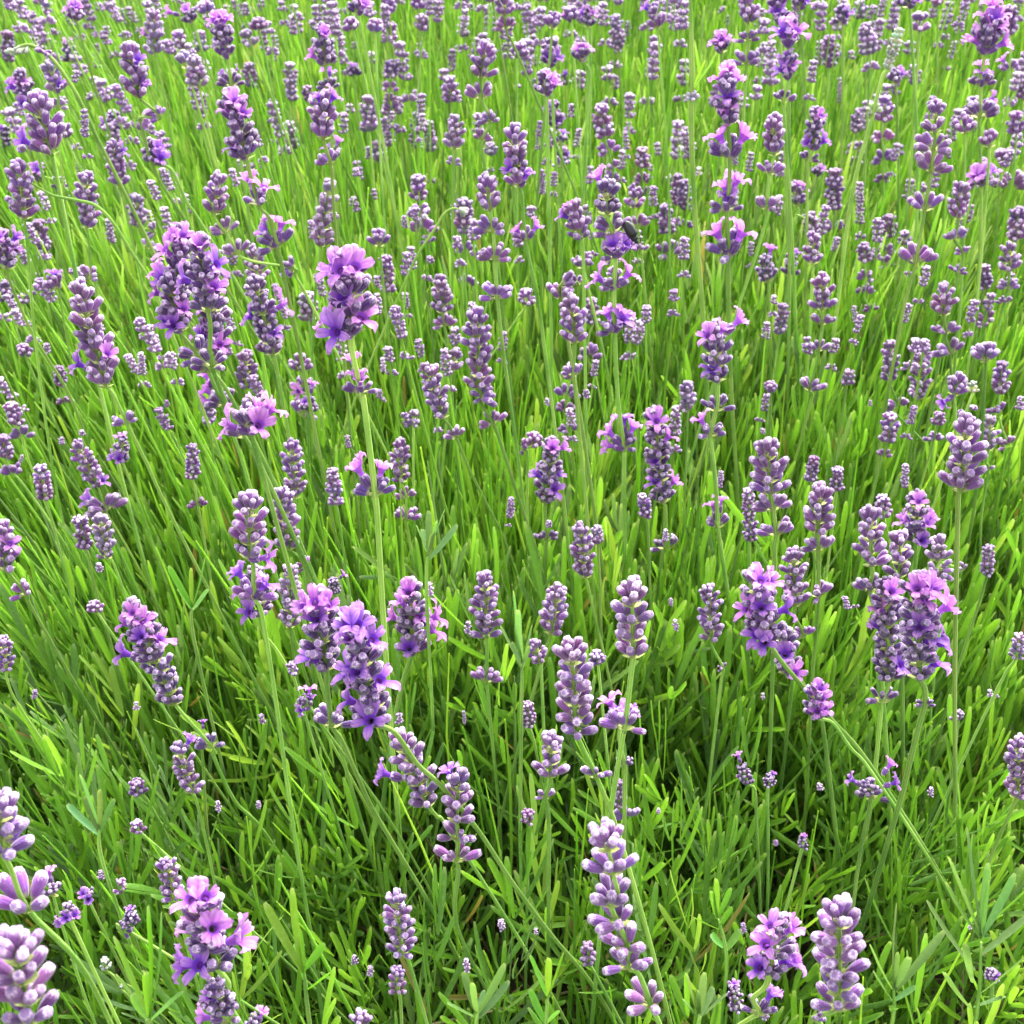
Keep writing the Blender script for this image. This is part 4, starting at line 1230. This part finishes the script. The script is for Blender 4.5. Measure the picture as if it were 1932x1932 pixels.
# ------------------------------------------------------------------ leafy shoots that can be told apart
GREY, FRESH, MID = (.105, .200, .062), (.115, .275, .022), (.095, .235, .028)
SHOOTS = [
    (9, (1690, 1470), (1640, 1990), GREY, .60, "big grey-green leafy sprig in the bottom right corner",
     [((1690, 1440), (1605, 825)), ((1690, 1440), (1500, 985)), ((1692, 1450), (1725, 1020)), ((1690, 1440), (1735, 1110)), ((1695, 1430), (1880, 1080)), ((1685, 1450), (1490, 1130)),
      ((1690, 1540), (1960, 1320)), ((1655, 1630), (1380, 1235)), ((1690, 1760), (1960, 1540)), ((1640, 1700), (1600, 1480)), ((1630, 1850), (1480, 1640)), ((1650, 1840), (1830, 1780))]),
    (9, (1195, 1730), (1170, 1990), GREY, .60, "grey-green sprig with curling leaves right of the fat pale spike",
     [((1195, 1735), (1212, 1250)), ((1195, 1740), (1212, 1525)), ((1200, 1740), (1285, 1555)), ((1190, 1745), (1058, 1480)), ((1205, 1740), (1485, 1405)), ((1200, 1800), (1322, 1722)), ((1190, 1810), (1080, 1640)), ((1180, 1860), (1205, 1840))]),
    (8, (1165, 1780), (1150, 1990), FRESH, .62, "fresh yellow-green shoot with a forked leaf pair, foot of the rounded spike",
     [((1165, 1790), (1062, 1545)), ((1165, 1790), (1258, 1525)), ((1155, 1930), (1065, 1735)), ((1160, 1930), (1235, 1860)), ((1165, 1780), (1172, 1560))]),
    (5, (488, 1180), (480, 1420), GREY, .72, "fan of grey-green leaves left of the bare curved stem, mid picture",
     [((488, 1190), (490, 955)), ((490, 1185), (585, 950)), ((485, 1195), (420, 1040)), ((490, 1190), (540, 1010)), ((495, 1230), (655, 1035)), ((484, 1200), (455, 1060)), ((486, 1230), (520, 1080))]),
    (5, (1020, 1830), (1015, 2100), GREY, .66, "upright grey-green sprig between the spire-like and loose pale spikes",
     [((1015, 1800), (968, 1405)), ((1020, 1800), (1000, 1515)), ((1022, 1830), (1078, 1600)), ((1015, 1840), (895, 1610)), ((1018, 1860), (960, 1700)), ((1025, 1850), (1060, 1720))]),
    (8, (770, 1860), (760, 2000), GREY, .60, "blue-green leaf tuft at the bottom, under the clean closed spike",
     [((765, 1870), (685, 1640)), ((770, 1870), (925, 1590)), ((770, 1880), (810, 1740)), ((775, 1900), (950, 1690)), ((760, 1900), (600, 1820)), ((765, 1880), (740, 1700))]),
    (9, (205, 1340), (250, 1640), MID, .66, "small splayed green shoot up-left of the star-flowered bottom bloom",
     [((195, 1330), (190, 1110)), ((200, 1330), (280, 1165)), ((195, 1340), (165, 1180)), ((215, 1370), (285, 1275)), ((210, 1400), (60, 1330)), ((235, 1500), (165, 1420)), ((240, 1520), (330, 1400))]),
    (9, (95, 1870), (80, 2000), GREY, .60, "grey-green sprig at the bottom edge right of the forked fresh shoot",
     [((90, 1880), (25, 1650)), ((95, 1880), (85, 1740)), ((100, 1880), (172, 1720)), ((105, 1900), (255, 1765)), ((98, 1880), (130, 1640)), ((88, 1900), (0, 1790))]),
    (4, (1085, 1500), (1100, 1700), MID, .72, "green shoot in the grass between the two leaning left stems",
     [((1085, 1500), (950, 1268)), ((1088, 1500), (1085, 1280)), ((1090, 1500), (1160, 1225)), ((1080, 1520), (1000, 1400)), ((1092, 1520), (1180, 1400))]),
    (7, (560, 830), (590, 1050), GREY, .66, "narrow grey-green tuft up-left of the two-bud stalk, bottom left",
     [((560, 830), (448, 520)), ((562, 830), (562, 605)), ((558, 840), (480, 640)), ((566, 840), (650, 660)), ((560, 860), (380, 690))]),
    (7, (850, 1900), (860, 2010), FRESH, .52, "bright broad-leaved shoot left of the big lilac bloom",
     [((845, 1900), (640, 1440)), ((850, 1890), (835, 1260)), ((855, 1900), (910, 1300)), ((850, 1910), (750, 1760)), ((860, 1910), (1040, 1750)), ((848, 1900), (825, 1640))]),
    (7, (1720, 1640), (1760, 1980), FRESH, .58, "fresh green shoot right of the big lilac bloom",
     [((1715, 1640), (1495, 1245)), ((1720, 1640), (1690, 1400)), ((1725, 1620), (1840, 1480)), ((1735, 1730), (1660, 1480)), ((1740, 1740), (1870, 1640)), ((1720, 1640), (1655, 1160))]),
]
for r, top, base, colr, t, label, leaves in SHOOTS:
    P0, P1 = full(r, *top), full(r, *base)
    a = at_depth(*P0, t)
    b = on_plane(*P1, a.y)
    root = bpy.data.objects.new("leafy_shoot", None)
    col.objects.link(root)
    root.empty_display_size = .02
    foot = Vector((b.x - (a.x - b.x) * .6, b.y + .02, max(.05, b.z - .12)))
    root.location = foot
    path = [a - foot, b - foot, Vector((0, 0, 0))]
    V, U, F, _ = stem_mesh(path, .0011, 6, .1, M_STEM, 5)
    link("stem", mesh_from("stem", V, F, [M_STEM], uvs=U), root)
    for p, q in leaves:
        pp = on_plane(*full(r, *p), a.y) - foot
        sgn = random.uniform(-.35, .35)
        qq = on_plane(*full(r, *q), a.y + random.uniform(-.012, .012)) - foot
        dn = (qq - pp)
        bend = np.array([-.10 * np.sign(dn.x), -.06, .10]) * random.uniform(.2, 1)
        qq2 = qq - Vector(bend) * dn.length
        leaf_obj(root, pp, qq2, random.uniform(.0034, .0044), tuple(c * random.uniform(.85, 1.2) for c in colr), bend)
    tag(root, label, "leafy shoot", "leafy lavender shoots among the stems")

# ------------------------------------------------------------------ the black beetle
if beetle_host:
    y0, t = beetle_host
    y0 -= .005
    A, B = on_plane(*full(2, 1604, 1254), y0), on_plane(*full(2, 1672, 1376), y0 - .002)
    fwd = (B - A).normalized()                      # head points down
    L = (B - A).length
    cen = (A + B) / 2
    outv = Vector((.55, -.75, .35))
    outv = (outv - fwd * outv.dot(fwd)).normalized()
    rot = Matrix((fwd.cross(outv) * -1, outv, fwd)).transposed()   # x side, y back, z head
    bee = bpy.data.objects.new("beetle", None)
    col.objects.link(bee)
    bee.empty_display_size = .01
    bee.matrix_basis = Matrix.Translation(cen) @ rot.to_4x4()
    tag(bee, "small black beetle clinging head down to the five-tiered violet spike", "beetle")

    def lathe(prof, nseg, sx, sy, mat, name, half=None):
        V, U, F = [], [], []
        for z, rad in prof:
            for i in range(nseg + (1 if half else 0)):
                if half:
                    a_ = math.radians(-15 + 107 * i / nseg) if half > 0 else math.radians(195 - 107 * i / nseg)
                    V.append((rad * sx * math.cos(a_) + half * .02 * L, rad * sy * math.sin(a_), z))
                else:
                    a_ = 2 * math.pi * i / nseg
                    V.append((rad * sx * math.cos(a_), rad * sy * math.sin(a_), z))
                U.append((i / nseg, z))
        c_ = nseg + (1 if half else 0)
        for j in range(len(prof) - 1):
            for i in range(nseg):
                k = i + 1 if half else (i + 1) % nseg
                F.append((j * c_ + i, j * c_ + k, (j + 1) * c_ + k, (j + 1) * c_ + i))
        return link(name, mesh_from(name, V, F, [mat], uvs=U), bee)

    lathe([(-.50 * L, .01 * L), (-.44 * L, .11 * L), (-.25 * L, .17 * L), (0, .185 * L), (.18 * L, .16 * L), (.22 * L, .05 * L)], 12, 1.0, .8, M_LIMB, "abdomen")
    for s_ in (-1, 1):
        lathe([(-.53 * L, .02 * L), (-.45 * L, .125 * L), (-.25 * L, .19 * L), (0, .21 * L), (.15 * L, .19 * L), (.20 * L, .13 * L)], 8, 1.0, .95, M_SHELL, "wing_case", half=s_)
    lathe([(.19 * L, .05 * L), (.20 * L, .16 * L), (.28 * L, .155 * L), (.36 * L, .11 * L), (.37 * L, .03 * L)], 12, 1.0, .85, M_SHELL, "thorax")
    lathe([(.36 * L, .03 * L), (.37 * L, .095 * L), (.43 * L, .10 * L), (.49 * L, .06 * L), (.51 * L, .01 * L)], 10, 1.0, .8, M_SHELL, "head")
    for s_ in (-1, 1):
        for z_, k_ in ((.30, .25), (.12, .05), (-.02, -.22)):
            pts_ = [Vector((s_ * .10 * L, -.08 * L, z_ * L)), Vector((s_ * .27 * L, -.02 * L, (z_ + k_ * .5) * L)), Vector((s_ * .33 * L, -.19 * L, (z_ + k_) * L)), Vector((s_ * .36 * L, -.24 * L, (z_ + k_ * 1.4) * L))]
            V, U, F = tube(pts_, [.026 * L, .022 * L, .016 * L, .010 * L], 6)
            link("leg", mesh_from("leg", V, F, [M_LIMB], uvs=U), bee)
        V, U, F = tube([Vector((s_ * .05 * L, .02 * L, .48 * L)), Vector((s_ * .12 * L, .06 * L, .58 * L)), Vector((s_ * .16 * L, .03 * L, .67 * L))], [.010 * L, .009 * L, .014 * L], 5)
        link("antenna", mesh_from("antenna", V, F, [M_LIMB], uvs=U), bee)

# ------------------------------------------------------------------ labels of the flower spikes
LANDMARKS = [
    ("the black beetle", 1196, 446), ("the tight upper left cluster", 350, 560), ("the broad double bloom", 650, 1265), ("the broad pale-crowned bloom", 1715, 1200),
    ("the pink-crowned leaning bloom", 1445, 1170), ("the big lilac bloom", 390, 1790), ("the long pale bottom spike", 1160, 1690), ("the stately pink-crowned spike", 1370, 330),
    ("the slim pale green spike", 1680, 110), ("the neat four-whorled spike", 930, 440), ("the top right corner bloom", 1865, 110), ("the round pink bloom head", 780, 1185),
    ("the fat pale bottom spike", 1590, 1815), ("the grey-green corner sprig", 1860, 1770), ("the leaning bloom on the left", 285, 1240), ("the pink-capped violet spike", 455, 240),
    ("the crisp plum spike", 660, 570), ("the stout pale spike", 1190, 1200), ("the smooth left-leaning spike", 820, 745), ("the compact pink-capped spike", 1035, 890),
    ("the slender violet spike", 1240, 870), ("the fuzzy pale spike at right", 1815, 870), ("the plump closed spike at left", 470, 1000), ("the spire-like spike", 915, 1150),
    ("the clean closed spike below centre", 865, 1540), ("the top left corner", 20, 20), ("the middle of the top edge", 970, 5), ("the near corner stem", 110, 1720),
    ("the widely spaced leaning spike", 1745, 350), ("the neat pink-mauve spike", 1548, 985), ("the nodding stalk tip", 40, 95), ("the tall leaf-pair stalk", 1306, 150),
    ("the pink tuft at top right", 1363, 85), ("the deep violet hanging spike", 1053, 225), ("the dark leaning stem tuft", 145, 30), ("the plump two-flowered mauve spike", 975, 310),
    ("the long loose mauve spike", 175, 640), ("the pink-topped violet-waisted spike", 615, 90),
]


def look(q, level):
    W = q['W']
    size = "tiny" if W < 24 else "small" if W < 38 else "medium" if W < 62 else "large"
    nb_ = q['np'] + q['nv']
    num = {0: "no", 1: "one", 2: "two", 3: "three", 4: "four", 5: "five"}.get(nb_, "many")
    if nb_:
        tone = "pink" if q['nv'] == 0 else "violet" if q['np'] == 0 else "pink and violet"
        core = f"{size} spike with {num} open {tone} flower{'s' if nb_ > 1 else ''}"
    else:
        colr = {'c': "mauve", 'd': "dark violet", 'g': "greyish mauve", 'n': "pale green"}[q['typ']]
        shape = "stubby" if q['long'] < .75 else "slender" if q['long'] > 1.9 else ""
        core = " ".join(x for x in (size, shape, "closed", colr, "spike") if x)
        if level >= 1 and q['sep']:
            core += f" with {('a', 'two', 'three', 'four', 'five')[min(q['sep'], 5) - 1]} lower whorl{'s' if q['sep'] > 1 else ''}"
    return core


NAMES8 = ["right of", "up-right of", "above", "up-left of", "left of", "down-left of", "below", "down-right of"]


def sector(q, lm):
    dx, dy = q['X'] - lm[1], q['Y'] - lm[2]
    return int((math.degrees(math.atan2(-dy, dx)) % 360 + 22.5) // 45) % 8


used = set(q['lab'] for q in REC if q['lab'])
for q in REC:
    lab = q['lab']
    if not lab:
        cand = []
        for lm in LANDMARKS:
            d = math.hypot(q['X'] - lm[1], q['Y'] - lm[2])
            if d < 28:
                continue
            sec = sector(q, lm)
            for lv in (0, 1):
                core = look(q, lv)
                same = sorted(math.hypot(p['X'] - lm[1], p['Y'] - lm[2]) for p in REC if look(p, lv) == core and sector(p, lm) == sec)
                same = [e for e in same if e >= 28]
                rank = sum(1 for e in same if e < d - 1e-6)
                if rank > 2:
                    continue
                pre = ("nearest ", "second nearest ", "third nearest ")[rank] if sum(1 for e in same if e < 900) > 1 else ""
                text = pre + core + " " + NAMES8[sec] + " " + lm[0]
                if len(text.split()) <= 16 and text not in used:
                    cand.append((d * (1, 1.6, 2.6)[rank] * (1 if lv == 0 else 1.05), text))
        lab = min(cand)[1] if cand else look(q, 1) + " among the crowded heads of the bed"
        used.add(lab)
    tag(q['root'], lab, "lavender spike", "lavender flower spikes standing in the bed")
